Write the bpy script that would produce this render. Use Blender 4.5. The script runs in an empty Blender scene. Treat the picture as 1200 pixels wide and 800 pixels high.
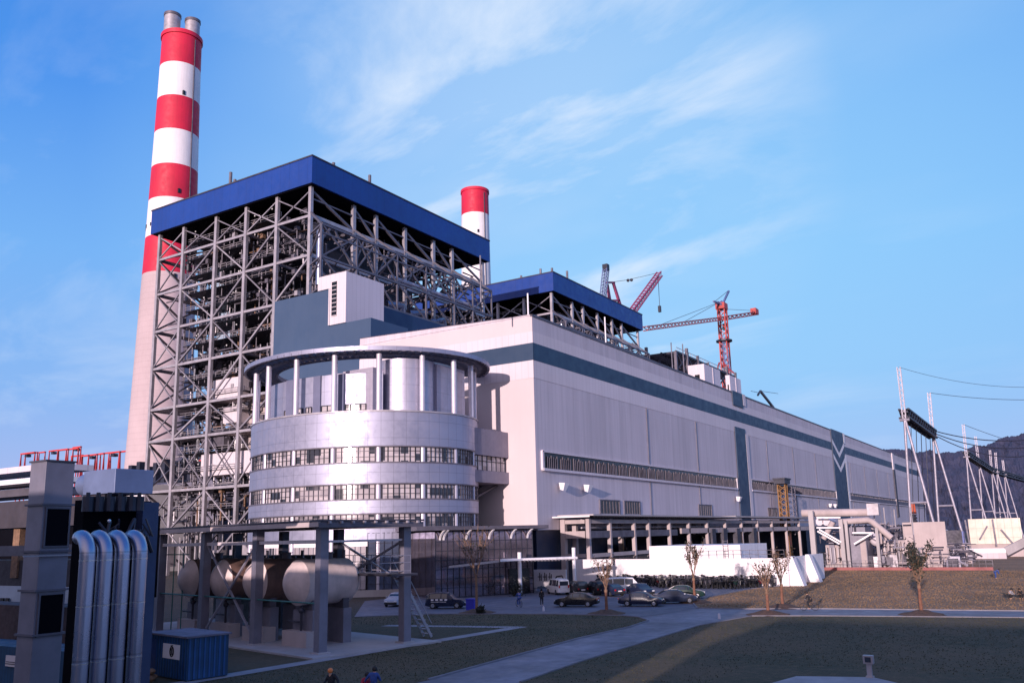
import bpy, math, random
from mathutils import Vector, Matrix
R = math.radians
rnd = random.Random(7)
scn = bpy.context.scene
COL = scn.collection

# ------------------------------------------------------------------ camera model (solved from the building edges)
YAW, PITCH, ROLL, FPX, CX, CY = R(32.078), R(10.8987), R(-1.3629), 1012.52, 605.8, 432.5
EYE = Vector((0, 0, 7.5))
fw = Vector((math.cos(YAW)*math.cos(PITCH), math.sin(YAW)*math.cos(PITCH), math.sin(PITCH)))
rt0 = Vector((math.sin(YAW), -math.cos(YAW), 0)); up0 = rt0.cross(fw)
RT = math.cos(ROLL)*rt0 + math.sin(ROLL)*up0
UP = -math.sin(ROLL)*rt0 + math.cos(ROLL)*up0
def P(x, y, ax, v):
    """world point on the plane ax = v seen at photo point (x, y): used to survey real positions"""
    d = fw + RT*((x-CX)/FPX) - UP*((y-CY)/FPX)
    i = 'xyz'.index(ax)
    return EYE + d*((v-EYE[i])/d[i])
cam_d = bpy.data.cameras.new('camera'); cam = bpy.data.objects.new('camera', cam_d); COL.objects.link(cam)
m = Matrix((RT, UP, -fw)).transposed().to_4x4(); m.translation = EYE
cam.matrix_world = m
cam_d.sensor_width = 36; cam_d.lens = 36*FPX/1200
cam_d.shift_x = -(CX-600)/1200; cam_d.shift_y = (CY-400)/1200
cam_d.clip_start = 0.2; cam_d.clip_end = 20000
scn.camera = cam
scn.view_settings.view_transform = 'Standard'; scn.view_settings.look = 'None'
scn.view_settings.exposure = 0; scn.view_settings.gamma = 1

# ------------------------------------------------------------------ sun and sky
SUN_AZ, SUN_EL = R(8.5), R(6.5)
trav = Vector((math.cos(SUN_AZ)*math.cos(SUN_EL), math.sin(SUN_AZ)*math.cos(SUN_EL), -math.sin(SUN_EL)))
sd = bpy.data.lights.new('sun', 'SUN'); so = bpy.data.objects.new('sun', sd); COL.objects.link(so)
so.rotation_euler = trav.to_track_quat('-Z', 'Y').to_euler(); so.location = (-20, 0, 60)
sd.energy = 5.0; sd.angle = R(0.5); sd.color = (1.0, 0.80, 0.775)
w = bpy.data.worlds.new('World'); scn.world = w; w.use_nodes = True
nt = w.node_tree; N = nt.nodes; L = nt.links; N.clear()
def nd(nt, t, **k):
    n = nt.nodes.new(t)
    for a, b in k.items(): setattr(n, a, b)
    return n
out = nd(nt, 'ShaderNodeOutputWorld'); bg = nd(nt, 'ShaderNodeBackground'); L.new(bg.outputs[0], out.inputs[0])
sky = nd(nt, 'ShaderNodeTexSky', sky_type='NISHITA', sun_disc=False)
sky.sun_elevation = SUN_EL; sky.sun_rotation = math.atan2(-trav.x, -trav.y) % (2*math.pi)
sky.air_density = 1.0; sky.dust_density = 0.3; sky.ozone_density = 3.0
tc = nd(nt, 'ShaderNodeTexCoord'); sx = nd(nt, 'ShaderNodeSeparateXYZ'); L.new(tc.outputs['Generated'], sx.inputs[0])
def mth(nt, op, a, b=None, c=None):
    n = nt.nodes.new('ShaderNodeMath'); n.operation = op
    for i, v in enumerate((a, b, c)):
        if v is None: continue
        if isinstance(v, (int, float)): n.inputs[i].default_value = v
        else: nt.links.new(v, n.inputs[i])
    return n.outputs[0]
def mixc(nt, f, a, b, bt='MIX'):
    n = nt.nodes.new('ShaderNodeMix'); n.data_type = 'RGBA'; n.blend_type = bt
    for s, v in ((n.inputs[0], f), (n.inputs[6], a), (n.inputs[7], b)):
        if isinstance(v, (int, float)): s.default_value = v
        elif isinstance(v, tuple): s.default_value = (*v, 1) if len(v) == 3 else v
        else: nt.links.new(v, s)
    return n.outputs[2]
def ramp(nt, f, pts):
    n = nt.nodes.new('ShaderNodeValToRGB'); e = n.color_ramp.elements
    while len(e) < len(pts): e.new(0.5)
    for i, (p, c) in enumerate(pts):
        e[i].position = p; e[i].color = (*c, 1) if isinstance(c, tuple) else (c, c, c, 1)
    nt.links.new(f, n.inputs[0]); return n.outputs[0]
zc = mth(nt, 'MAXIMUM', sx.outputs[2], 0.0)
# haze/blue depth of the evening sky, by elevation (added on top of the physical sky)
grad = ramp(nt, zc, [(0.0, (5.6, 5.9, 9.4)), (0.07, (4.2, 5.5, 9.7)), (0.16, (2.7, 5.2, 10.0)), (0.30, (1.8, 4.9, 10.3)), (0.45, (0.85, 3.4, 9.6)), (0.65, (0.6, 2.6, 8.4)), (1.0, (0.55, 2.1, 6.8))])
base = mixc(nt, 0.92, sky.outputs[0], grad)
fill_glow_n = nt.nodes.new('ShaderNodeVectorMath'); fill_glow_n.operation = 'DOT_PRODUCT'; L.new(tc.outputs['Generated'], fill_glow_n.inputs[0]); fill_glow_n.inputs[1].default_value = -trav
base = mixc(nt, ramp(nt, fill_glow_n.outputs['Value'], [(0.15, 0.0), (0.95, 1.0)]), base, (7.6, 6.2, 7.0))  # warm glow added around the sun, out of view, to fill foreground shade
# thin cirrus on a high plane
den = mth(nt, 'ADD', zc, 0.10)
u = mth(nt, 'DIVIDE', sx.outputs[0], den); v = mth(nt, 'DIVIDE', sx.outputs[1], den)
ang = R(77)
ua = mth(nt, 'ADD', mth(nt, 'MULTIPLY', u, math.cos(ang)), mth(nt, 'MULTIPLY', v, math.sin(ang)))
va = mth(nt, 'SUBTRACT', mth(nt, 'MULTIPLY', v, math.cos(ang)), mth(nt, 'MULTIPLY', u, math.sin(ang)))
def noise(nt, vec, scale, detail=5, rough=.55, dist=0):
    n = nt.nodes.new('ShaderNodeTexNoise'); n.inputs['Scale'].default_value = scale
    n.inputs['Detail'].default_value = detail; n.inputs['Roughness'].default_value = rough; n.inputs['Distortion'].default_value = dist
    if vec is not None: nt.links.new(vec, n.inputs['Vector'])
    return n.outputs[0]
def comb(nt, a, b, c=0.0):
    n = nt.nodes.new('ShaderNodeCombineXYZ')
    for i, s in enumerate((a, b, c)):
        if isinstance(s, (int, float)): n.inputs[i].default_value = s
        else: nt.links.new(s, n.inputs[i])
    return n.outputs[0]
wisp = noise(nt, comb(nt, mth(nt, 'MULTIPLY', ua, 0.70), mth(nt, 'MULTIPLY', va, 1.45), 5.3), 1.35, 12, .60, .35)
big = noise(nt, comb(nt, mth(nt, 'MULTIPLY', ua, .7), va, 4.2), 1.3, 4, .5)
wm = ramp(nt, wisp, [(0.46, 0.0), (0.74, 1.0)])
bm = ramp(nt, big, [(0.44, 0.0), (0.64, 1.0)])
# a soft bright bank towards one quarter of the sky
bd = (P(600, 215, 'x', 300)-EYE).normalized(); bd2 = (P(120, 300, 'x', 300)-EYE).normalized()
def lobe(dv, lo, hi):
    n = nt.nodes.new('ShaderNodeVectorMath'); n.operation = 'DOT_PRODUCT'
    L.new(tc.outputs['Generated'], n.inputs[0]); n.inputs[1].default_value = dv
    return ramp(nt, n.outputs['Value'], [(lo, 0.0), (hi, 1.0)])
lb = lobe(bd, .935, .999); lb2 = lobe(bd2, .975, .999)
m1 = mth(nt, 'MULTIPLY', mth(nt, 'MULTIPLY', wm, bm), 0.20)
m2 = mth(nt, 'MULTIPLY', lb, mth(nt, 'ADD', mth(nt, 'MULTIPLY', wm, 1.15), mth(nt, 'ADD', mth(nt,'MULTIPLY',bm,.18), .05)))
m3 = mth(nt, 'MULTIPLY', lb2, mth(nt, 'ADD', mth(nt, 'MULTIPLY', wm, .4), .04))
mm = mth(nt, 'MINIMUM', mth(nt, 'ADD', mth(nt, 'ADD', m1, m2), m3), 0.9)
hz = ramp(nt, zc, [(0.0, 0.0), (0.10, 1.0)])
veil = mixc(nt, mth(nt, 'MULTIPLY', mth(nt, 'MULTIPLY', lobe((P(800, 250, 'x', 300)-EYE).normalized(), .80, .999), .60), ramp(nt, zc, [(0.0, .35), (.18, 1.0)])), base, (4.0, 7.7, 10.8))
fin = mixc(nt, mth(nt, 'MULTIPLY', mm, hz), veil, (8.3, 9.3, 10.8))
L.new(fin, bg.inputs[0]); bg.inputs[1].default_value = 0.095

# ------------------------------------------------------------------ materials
MATS = {}
def mat(name, col, rough=.6, metal=0.0, var=.14, vs=.35, bump=0.0, bs=6.0, streak=0.0, grid=(), gcol=None, hvar=0.0, centre=None, spec=None, emit=None, var2=None):
    if name in MATS: return MATS[name]
    mt = bpy.data.materials.new(name); mt.use_nodes = True; nt = mt.node_tree
    b = nt.nodes['Principled BSDF']; b.inputs['Roughness'].default_value = rough; b.inputs['Metallic'].default_value = metal
    if spec is not None: b.inputs['Specular IOR Level'].default_value = spec
    g = nd(nt, 'ShaderNodeNewGeometry'); s = nd(nt, 'ShaderNodeSeparateXYZ'); nt.links.new(g.outputs['Position'], s.inputs[0])
    n1 = noise(nt, g.outputs['Position'], vs, 6, .6)
    lo = tuple(c*(1-var) for c in col); hi = tuple(min(1, c*(1+var)) for c in col)
    if var2: hi = var2
    c = ramp(nt, n1, [(.32, lo), (.68, hi)])
    h = mth(nt, 'ADD', s.outputs[0], s.outputs[1])
    if streak:
        v = comb(nt, s.outputs[0], s.outputs[1], mth(nt, 'MULTIPLY', s.outputs[2], .06))
        st = noise(nt, v, 1.3, 5, .65)
        c = mixc(nt, mth(nt, 'MULTIPLY', ramp(nt, st, [(.45, 0.0), (.8, 1.0)]), streak), c, tuple(x*.45 for x in col))
    if hvar:
        wn = nd(nt, 'ShaderNodeTexWhiteNoise', noise_dimensions='1D')
        nt.links.new(mth(nt, 'FLOOR', mth(nt, 'MULTIPLY', h, .9)), wn.inputs['W'])
        c = mixc(nt, mth(nt, 'MULTIPLY', wn.outputs[0], hvar), c, tuple(min(1, x*1.5) for x in col))
    for ax, pitch, wd, k in grid:
        if ax == 'a':
            co = mth(nt, 'MULTIPLY', mth(nt, 'ARCTAN2', mth(nt, 'DIVIDE', mth(nt, 'SUBTRACT', s.outputs[1], centre[1]), centre[3]), mth(nt, 'DIVIDE', mth(nt, 'SUBTRACT', s.outputs[0], centre[0]), centre[2])), 17.0)
        else: co = {'x': s.outputs[0], 'y': s.outputs[1], 'z': s.outputs[2], 'h': h}[ax]
        f = mth(nt, 'FRACT', mth(nt, 'DIVIDE', co, pitch))
        c = mixc(nt, mth(nt, 'MULTIPLY', mth(nt, 'LESS_THAN', f, wd/pitch), k), c, gcol or tuple(x*.4 for x in col))
    nt.links.new(c, b.inputs['Base Color'])
    r = ramp(nt, noise(nt, g.outputs['Position'], vs*3+.3, 4), [(.3, max(0.02, rough*.8)), (.7, min(1, rough*1.2))])
    nt.links.new(r, b.inputs['Roughness'])
    if bump:
        bn = nd(nt, 'ShaderNodeBump'); bn.inputs['Strength'].default_value = bump; bn.inputs['Distance'].default_value = .1
        nt.links.new(noise(nt, g.outputs['Position'], bs, 6), bn.inputs['Height']); nt.links.new(bn.outputs[0], b.inputs['Normal'])
    if emit:
        b.inputs['Emission Color'].default_value = (*emit[0], 1); b.inputs['Emission Strength'].default_value = emit[1]
    MATS[name] = mt; return mt

# ------------------------------------------------------------------ mesh builder and scene graph
class M:
    def __init__(s): s.v = []; s.f = []; s.o = Vector((0, 0, 0))
    def add(s, vs, fs):
        n = len(s.v); s.v += [Vector(p) for p in vs]; s.f += [tuple(i+n for i in f) for f in fs]; return s
    def box(s, x0, y0, z0, x1, y1, z1):
        x0, x1 = min(x0, x1), max(x0, x1); y0, y1 = min(y0, y1), max(y0, y1); z0, z1 = min(z0, z1), max(z0, z1)
        return s.add([(x0,y0,z0),(x1,y0,z0),(x1,y1,z0),(x0,y1,z0),(x0,y0,z1),(x1,y0,z1),(x1,y1,z1),(x0,y1,z1)],
                     [(0,3,2,1),(4,5,6,7),(0,1,5,4),(1,2,6,5),(2,3,7,6),(3,0,4,7)])
    def beam(s, a, b, w, h=None):
        a, b = Vector(a), Vector(b); h = h or w; d = b-a
        if d.length < 1e-6: return s
        d.normalize(); u = d.cross(Vector((0,0,1)))
        if u.length < 1e-3: u = Vector((1,0,0))
        u.normalize(); v = u.cross(d); u = u*w/2; v = v*h/2
        return s.add([a-u-v, a+u-v, a+u+v, a-u+v, b-u-v, b+u-v, b+u+v, b-u+v],
                     [(0,3,2,1),(4,5,6,7),(0,1,5,4),(1,2,6,5),(2,3,7,6),(3,0,4,7)])
    def tube(s, pts, r, n=8, r2=None, cap=True):
        pts = [Vector(p) for p in pts]; k = len(pts); rings = []
        u = None
        for i, p in enumerate(pts):
            d = (pts[min(i+1, k-1)]-pts[max(i-1, 0)]).normalized()
            if u is None:
                u = d.cross(Vector((0,0,1)))
                if u.length < 1e-3: u = Vector((1,0,0))
            u = (u - d*u.dot(d)).normalized(); v = d.cross(u)
            rr = r if r2 is None else r+(r2-r)*i/(k-1)
            if isinstance(r, (list, tuple)): rr = r[i]
            rings.append([p+u*rr*math.cos(2*math.pi*j/n)+v*rr*math.sin(2*math.pi*j/n) for j in range(n)])
        base = [p for q in rings for p in q]; fs = []
        for i in range(k-1):
            for j in range(n):
                a, b = i*n+j, i*n+(j+1) % n; fs.append((a, b, b+n, a+n))
        if cap: fs += [tuple(range(n))[::-1], tuple((k-1)*n+j for j in range(n))]
        return s.add(base, fs)
    def cyl(s, x, y, z0, z1, r, r2=None, n=16): return s.tube([(x,y,z0),(x,y,z1)], r, n, r2)
    def prism(s, poly, z0, z1):
        n = len(poly)
        return s.add([(p[0],p[1],z0) for p in poly]+[(p[0],p[1],z1) for p in poly],
                     [tuple(range(n))[::-1], tuple(range(n,2*n))]+[(i,(i+1)%n,(i+1)%n+n,i+n) for i in range(n)])
    def arc(s, cx, cy, rx, ry, t, a0, a1, z0, z1, n=24):
        """curved wall: outer ellipse rx, ry, thickness t, from angle a0 to a1 (degrees)"""
        vs = []
        for i in range(n+1):
            a = R(a0+(a1-a0)*i/n); c, q = math.cos(a), math.sin(a)
            for (ax, ay) in ((rx, ry), (rx-t, ry-t)):
                for z in (z0, z1): vs.append((cx+ax*c, cy+ay*q, z))
        fs = []
        for i in range(n):
            o, p = i*4, i*4+4
            fs += [(o,p,p+1,o+1),(o+3,p+3,p+2,o+2),(o+1,p+1,p+3,o+3),(o+2,p+2,p,o)]
        fs += [(0,1,3,2),(n*4+2,n*4+3,n*4+1,n*4)]
        return s.add(vs, fs)
    def sphere(s, c, r, n=10, m_=6, sz=1.0):
        vs = [(c[0],c[1],c[2]-r*sz)]
        for i in range(1, m_):
            a = math.pi*i/m_-math.pi/2
            for j in range(n): vs.append((c[0]+r*math.cos(a)*math.cos(2*math.pi*j/n), c[1]+r*math.cos(a)*math.sin(2*math.pi*j/n), c[2]+r*sz*math.sin(a)))
        vs.append((c[0],c[1],c[2]+r*sz)); t = len(vs)-1; fs = []
        for j in range(n): fs.append((0, 1+(j+1)%n, 1+j)); fs.append((t, t-n+j, t-n+(j+1)%n))
        for i in range(m_-2):
            for j in range(n): a, b = 1+i*n+j, 1+i*n+(j+1)%n; fs.append((a, b, b+n, a+n))
        return s.add(vs, fs)
    def quad(s, *p): return s.add(p, [tuple(range(len(p)))])
    def build(s, name, mt, parent=None, smooth=False, bevel=0):
        me = bpy.data.meshes.new(name); o = bpy.data.objects.new(name, me); COL.objects.link(o)
        off = Vector((0,0,0)); q = parent
        while q is not None: off += q.location; q = q.parent
        me.from_pydata([p-off for p in s.v], [], s.f); me.materials.append(mt if not isinstance(mt, str) else MATS[mt])
        if smooth:
            for p in me.polygons: p.use_smooth = True
            try: me.set_sharp_from_angle(angle=R(40))
            except Exception: pass
        if parent is not None: o.parent = parent
        if bevel:
            b = o.modifiers.new('bevel', 'BEVEL'); b.width = bevel; b.segments = 2
        me.update(); return o
def tag(o, label, cat, group=None):
    o['label'] = label; o['category'] = cat
    if group: o['group'] = group
    return o
def T(name, label, cat, loc=(0,0,0), group=None):
    o = bpy.data.objects.new(name, None); COL.objects.link(o); o.location = loc; o.empty_display_size = .5
    return tag(o, label, cat, group)
def S(name, m_, mt): o = m_.build(name, mt); o['kind'] = 'structure'; return o
def dup(root, loc, rz, label=None, mats=None, group=None):
    def cp(o, par):
        c = o.copy(); COL.objects.link(c)
        if par is not None: c.parent = par
        if mats and o.type == 'MESH':
            for a, b in mats.items():
                if o.name.split('.')[0] == a: c.data = o.data.copy(); c.data.materials[0] = MATS[b]
        for ch in list(o.children): cp(ch, c)
        return c
    c = cp(root, None); c.location = loc; c.rotation_euler = (0, 0, rz)
    if label: c['label'] = label
    if group: c['group'] = group
    return c

DC = (101.2, 91.9, 15.5, 18.7)      # drum centre and half axes
mat('steel_brace', (.23,.215,.25), .55, .3, .25, .5)
mat('steel', (.38,.355,.39), .5, .35, .2, .5)
mat('steel_dark', (.05,.048,.068), .6, .2, .35, .6)
mat('steel_gal', (.13,.125,.16), .55, .3, .2, .5)  # darker steel; on the boiler's hall side it stands in for shade
mat('steel_mid', (.125,.115,.145), .55, .3, .3, .5)
mat('roof_blue', (.006,.042,.24), .45, 0, .12, .08, grid=(('h',3.0,.12,.35),), hvar=.12)
mat('block_blue', (.042,.078,.150), .55, 0, .08, .06, grid=(('h',2.0,.08,.12),))
mat('stripe_blue', (.019,.045,.095), .5, 0, .1, .06, grid=(('h',1.2,.06,.15),))
mat('block_dark', (.010,.030,.095), .5, 0, .1, .06)
mat('clad_grey', (.53,.475,.52), .6, 0, .10, .06, streak=.34, hvar=.22, grid=(('h',1.2,.10,.18),('z',6.0,.06,.10)))
mat('clad_end_sunlit', (.60,.52,.53), .65, 0, .05, .05, streak=.06)  # paler, pinker cladding copy; sunlight on the end put into the colour
mat('clad_pale', (.62,.56,.60), .6, 0, .07, .05, streak=.10, hvar=.10, grid=(('h',1.2,.10,.22),))
mat('white_paint', (.80,.77,.80), .6, 0, .05, .3, streak=.12)
mat('wall_white', (.84,.80,.82), .75, 0, .07, .4, streak=.30, grid=(('h',6.0,.06,.45),('z',1.85,.04,.12)))
mat('silver_panel', (.34,.345,.45), .5, .6, .08, .3, grid=(('a',1.75,.07,.5),('z',2.35,.06,.5)), centre=DC)
mat('silver_plain', (.44,.41,.50), .48, .45, .08, .5, grid=(('h',1.75,.06,.4),('z',2.35,.06,.4)))
mat('silver_tube', (.58,.55,.63), .5, .45, .08, .6)
mat('glass_dark', (.02,.028,.045), .08, 0, .4, .8, spec=.9)
mat('glass_black', (.006,.007,.012), .25, 0, .3, .8)
mat('red_paint', (.60,.012,.05), .6, 0, .16, .07, streak=.35)
mat('band_white', (.80,.77,.79), .6, 0, .08, .07, streak=.30)
mat('concrete', (.40,.37,.38), .85, 0, .14, .3, bump=.2, bs=3, streak=.25)
mat('concrete_stack', (.50,.40,.42), .85, 0, .08, .04, streak=.12, grid=(('z',2.5,.25,.16),))
mat('concrete_pink', (.45,.38,.38), .85, 0, .12, .3, streak=.25)
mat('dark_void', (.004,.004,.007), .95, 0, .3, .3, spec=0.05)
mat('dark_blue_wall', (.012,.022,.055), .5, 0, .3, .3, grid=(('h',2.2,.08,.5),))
mat('asphalt', (.13,.13,.165), .7, 0, .22, .25, bump=.25, bs=12, streak=0)
mat('path', (.30,.28,.30), .8, 0, .20, .5, bump=.2, bs=8, grid=(('h',3.0,.05,.4),))
mat('path_dark', (.185,.18,.22), .7, 0, .35, .22, bump=.2, bs=8, grid=(('h',5.0,.05,.45),('y',3.4,.04,.3)), gcol=(.05,.045,.05), streak=.5)
mat('kerb', (.20,.19,.22), .85, 0, .15, .8)
mat('rust_and_shade', (.20,.12,.10), .65, 0, .4, .5, streak=.5)  # rust brown; on most tank shells it also carries their shade
mat('rust_tank', (.66,.54,.52), .6, 0, .25, .55, streak=.45)
mat('container_blue', (.006,.05,.13), .55, 0, .25, .8, streak=.35, grid=(('h',.28,.09,.4),))
mat('container_roof', (.15,.14,.19), .8, 0, .3, .8)
mat('duct_grey', (.20,.19,.24), .5, .2, .15, .8, streak=.3)
mat('pipe_metal', (.33,.35,.46), .30, .9, .10, .5,  grid=(('z',1.05,.03,.5),))
mat('dark_metal', (.03,.032,.05), .5, .3, .3, 1)
mat('orange', (.60,.12,.05), .6, 0, .25, .5)
mat('crane_red', (.42,.055,.05), .55, 0, .2, .3)
mat('crane_blue', (.12,.16,.32), .55, 0, .2, .3)
mat('crane_yellow', (.25,.12,.03), .6, 0, .2, .5)
mat('gantry_red', (.55,.05,.05), .6, 0, .2, .1)
mat('rail', (.33,.31,.37), .5, .4, .1, 1)
mat('green_pipe', (.04,.16,.14), .5, 0, .2, 1)
mat('bark', (.22,.13,.085), .9, 0, .3, 6, bump=.5, bs=20)
mat('wrapped_trunk', (.19,.085,.055), .9, 0, .3, 5, bump=.5, bs=25)
mat('leaf', (.04,.03,.024), .7, 0, .5, 2.5)
mat('leaf_dark', (.026,.030,.022), .7, 0, .5, 2.5)
mat('soil', (.10,.055,.035), .95, 0, .4, 3, bump=.6, bs=8)
mat('rubber', (.012,.012,.014), .8, 0, .2, 4)
mat('chrome', (.65,.65,.68), .25, .9, .1, 3)
mat('lens', (.75,.75,.78), .15, 0, .1, 5)
mat('tail_red', (.45,.01,.01), .3, 0, .1, 5)
for nm, c in (('car_black', (.010,.011,.016)), ('car_navy', (.014,.02,.05)), ('car_green', (.012,.035,.03)), ('car_silver', (.34,.36,.42)), ('car_white', (.74,.72,.74)), ('car_maroon', (.09,.012,.02))):
    mat(nm, c, .3, .0, .05, 2, spec=.4)
mat('skin', (.55,.32,.23), .6, 0, .08, 8)
mat('hair', (.02,.014,.012), .7, 0, .3, 20)
mat('helmet_orange', (.70,.20,.05), .45, 0, .1, 9)
mat('cloth_black', (.015,.015,.02), .9, 0, .3, 8); mat('cloth_blue', (.03,.07,.25), .9, 0, .25, 8)
mat('cloth_red', (.35,.03,.06), .9, 0, .25, 8); mat('cloth_grey', (.25,.25,.28), .9, 0, .2, 8); mat('denim', (.04,.06,.12), .9, 0, .25, 8)
def blinds_material():
    mt = bpy.data.materials.new('office_glass'); mt.use_nodes = True; nt = mt.node_tree; b = nt.nodes['Principled BSDF']
    g = nd(nt, 'ShaderNodeNewGeometry'); s = nd(nt, 'ShaderNodeSeparateXYZ'); nt.links.new(g.outputs['Position'], s.inputs[0])
    a = mth(nt, 'MULTIPLY', mth(nt, 'ARCTAN2', mth(nt, 'DIVIDE', mth(nt, 'SUBTRACT', s.outputs[1], DC[1]), DC[3]), mth(nt, 'DIVIDE', mth(nt, 'SUBTRACT', s.outputs[0], DC[0]), DC[2])), 17.0)
    wn = nd(nt, 'ShaderNodeTexWhiteNoise', noise_dimensions='2D')
    nt.links.new(comb(nt, mth(nt, 'FLOOR', mth(nt, 'DIVIDE', a, 1.1)), mth(nt, 'FLOOR', mth(nt, 'DIVIDE', s.outputs[2], .95))), wn.inputs['Vector'])
    c = ramp(nt, wn.outputs[0], [(.14, (.03,.035,.05)), (.24, (.30,.27,.30)), (.9, (.52,.47,.49))])
    nt.links.new(c, b.inputs['Base Color']); b.inputs['Roughness'].default_value = .12; b.inputs['Specular IOR Level'].default_value = .7
    MATS['office_glass'] = mt
blinds_material()
def grass_material(name, a, b_, c_):
    mt = bpy.data.materials.new(name); mt.use_nodes = True; nt = mt.node_tree; b = nt.nodes['Principled BSDF']; b.inputs['Roughness'].default_value = .95
    g = nd(nt, 'ShaderNodeNewGeometry'); p = g.outputs['Position']
    n1 = noise(nt, p, .09, 6, .65); n2 = noise(nt, p, 1.6, 8, .75); n3 = noise(nt, p, 11, 4, .7)
    c = mixc(nt, ramp(nt, n1, [(.40, 0.0), (.60, 1.0)]), a, b_)
    c = mixc(nt, mth(nt, 'MULTIPLY', ramp(nt, n2, [(.48, 0.0), (.66, 1.0)]), .75), c, c_)
    c = mixc(nt, mth(nt, 'MULTIPLY', ramp(nt, n3, [(.4, 1.0), (.6, 0.0)]), .35), c, tuple(x*.3 for x in a))
    nt.links.new(c, b.inputs['Base Color'])
    bn = nd(nt, 'ShaderNodeBump'); bn.inputs['Strength'].default_value = 1.0; bn.inputs['Distance'].default_value = .12
    nt.links.new(mth(nt, 'ADD', n2, mth(nt, 'MULTIPLY', n3, .7)), bn.inputs['Height']); nt.links.new(bn.outputs[0], b.inputs['Normal'])
    MATS[name] = mt
grass_material('grass', (.060,.060,.030), (.125,.090,.050), (.165,.115,.068))
grass_material('dry_grass_sunlit', (.20,.125,.065), (.36,.21,.12), (.44,.27,.16))  # dry brown made lighter and redder, low sunlight put into the colour
mat('tuft', (.075,.068,.035), .95, 0, .4, .6, spec=0.1)
mat('tuft_dry_sunlit', (.19,.125,.075), .95, 0, .35, .25, spec=0.1)  # lighter tuft copy with the low sunlight in its colour
grass_material('ground_mat', (.06,.05,.035), (.09,.065,.045), (.12,.08,.06))
grass_material('hill_haze', (.045,.056,.115), (.062,.064,.115), (.09,.078,.115))  # blue distance haze put into the hill colours
# ------------------------------------------------------------------ the setting
S('ground', M().quad((-900,-3000,0),(6000,-3000,0),(6000,3000,0),(-900,3000,0)), 'ground_mat')
Z1, Z2, Z3 = .02, .04, .06
def gp(pts, z): return [tuple(P(x, y, 'z', 0).to_2d())+(z,) for x, y in pts]
def flat(name, pts, z, mt): return S(name, M().add([(a, b, z) for a, b in pts], [tuple(range(len(pts)))]), mt)
flat('lawn', [(15,-60),(83,-60),(83,4.5),(79.8,19.6),(78,25),(69,26.5),(55.4,26.1),(47.4,25.8),(39.8,25.2),(15,24)][::1], Z2, 'grass')
flat('lawn', [(15,31.5),(38.5,30.2),(47.3,30.8),(58,31.5),(66.2,31.3),(71.5,32),(74,34),(74.8,36),(74.2,43),(72.2,50),(70.5,55),(66,60),(15,66)], Z2, 'grass')
flat('lawn', [(90.5,-60),(340,-60),(340,23),(166.7,24),(166.7,41),(138,34),(125,32.9),(114,36.2),(98.3,36.4),(89.5,34.8),(84.5,32.5),(84.8,28),(87,21),(89.5,4.5)], Z2, 'dry_grass_sunlit')
flat('road', [(15,24),(39.8,25.2),(47.4,25.8),(55.4,26.1),(69,26.5),(78,25),(79.8,19.6),(83,4.5),(83,-60),(90.5,-60),(89.5,4.5),(87,21),(84.8,28),(84.5,32.5),(89.5,34.8),(74,34),(71.5,32),(66.2,31.3),(58,31.5),(47.3,30.8),(38.5,30.2),(15,31.5)], Z1, 'path_dark')
flat('parking_lot', [(74.6,33.9),(84.5,32.3),(89.8,34.9),(98.3,36.5),(114,36.3),(120,34),(120,70),(99,75),(83,75),(66,61),(70.6,55),(72.3,50),(74.3,43),(74.9,36)], Z2+.002, 'asphalt')
kb = M()
def kerbline(pts, w=.12, h=.10):
    for a, b in zip(pts[:-1], pts[1:]): kb.beam((*a, h/2+.01), (*b, h/2+.01), w, h)
kerbline([(38.5,30.2),(47.3,30.8),(58,31.5),(66.2,31.3),(71.5,32),(74,34),(74.8,36),(74.2,43),(72.2,50),(70.5,55),(66,60)])
kerbline([(120,34.2),(114,36.3),(98.3,36.5),(89.5,34.8),(84.5,32.5),(84.8,28),(87,21),(89.5,4.5),(90.5,-60)])
kerbline([(39.8,25.2),(47.4,25.8),(55.4,26.1),(69,26.5),(78,25),(79.8,19.6),(83,4.5),(83,-60)])
S('kerb', kb, 'kerb')
S('footpath', M().add([(28,41.7,Z3),(63.5,39.3,Z3),(63.5,40.5,Z3),(28,43.0,Z3)], [(0,1,2,3)]), 'path')
S('footpath', M().add([(62.2,40.6,Z3),(63.4,40.5,Z3),(60.8,52,Z3),(59.6,52,Z3)], [(0,1,2,3)]), 'path')
a = gp([(905,800),(1010,792),(1050,800)], Z3)
S('footpath', M().add([(38,15,Z3),(47.2,13,Z3),(48.4,9.5,Z3),(47,8,Z3),(38,9,Z3)], [(0,1,2,3,4)]), 'path')
S('footpath', M().add([(38,7,Z3),(46.5,6.0,Z3),(49.6,1.5,Z3),(49.5,-30,Z3),(38,-30,Z3)], [(0,1,2,3,4)]), 'path')
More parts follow.
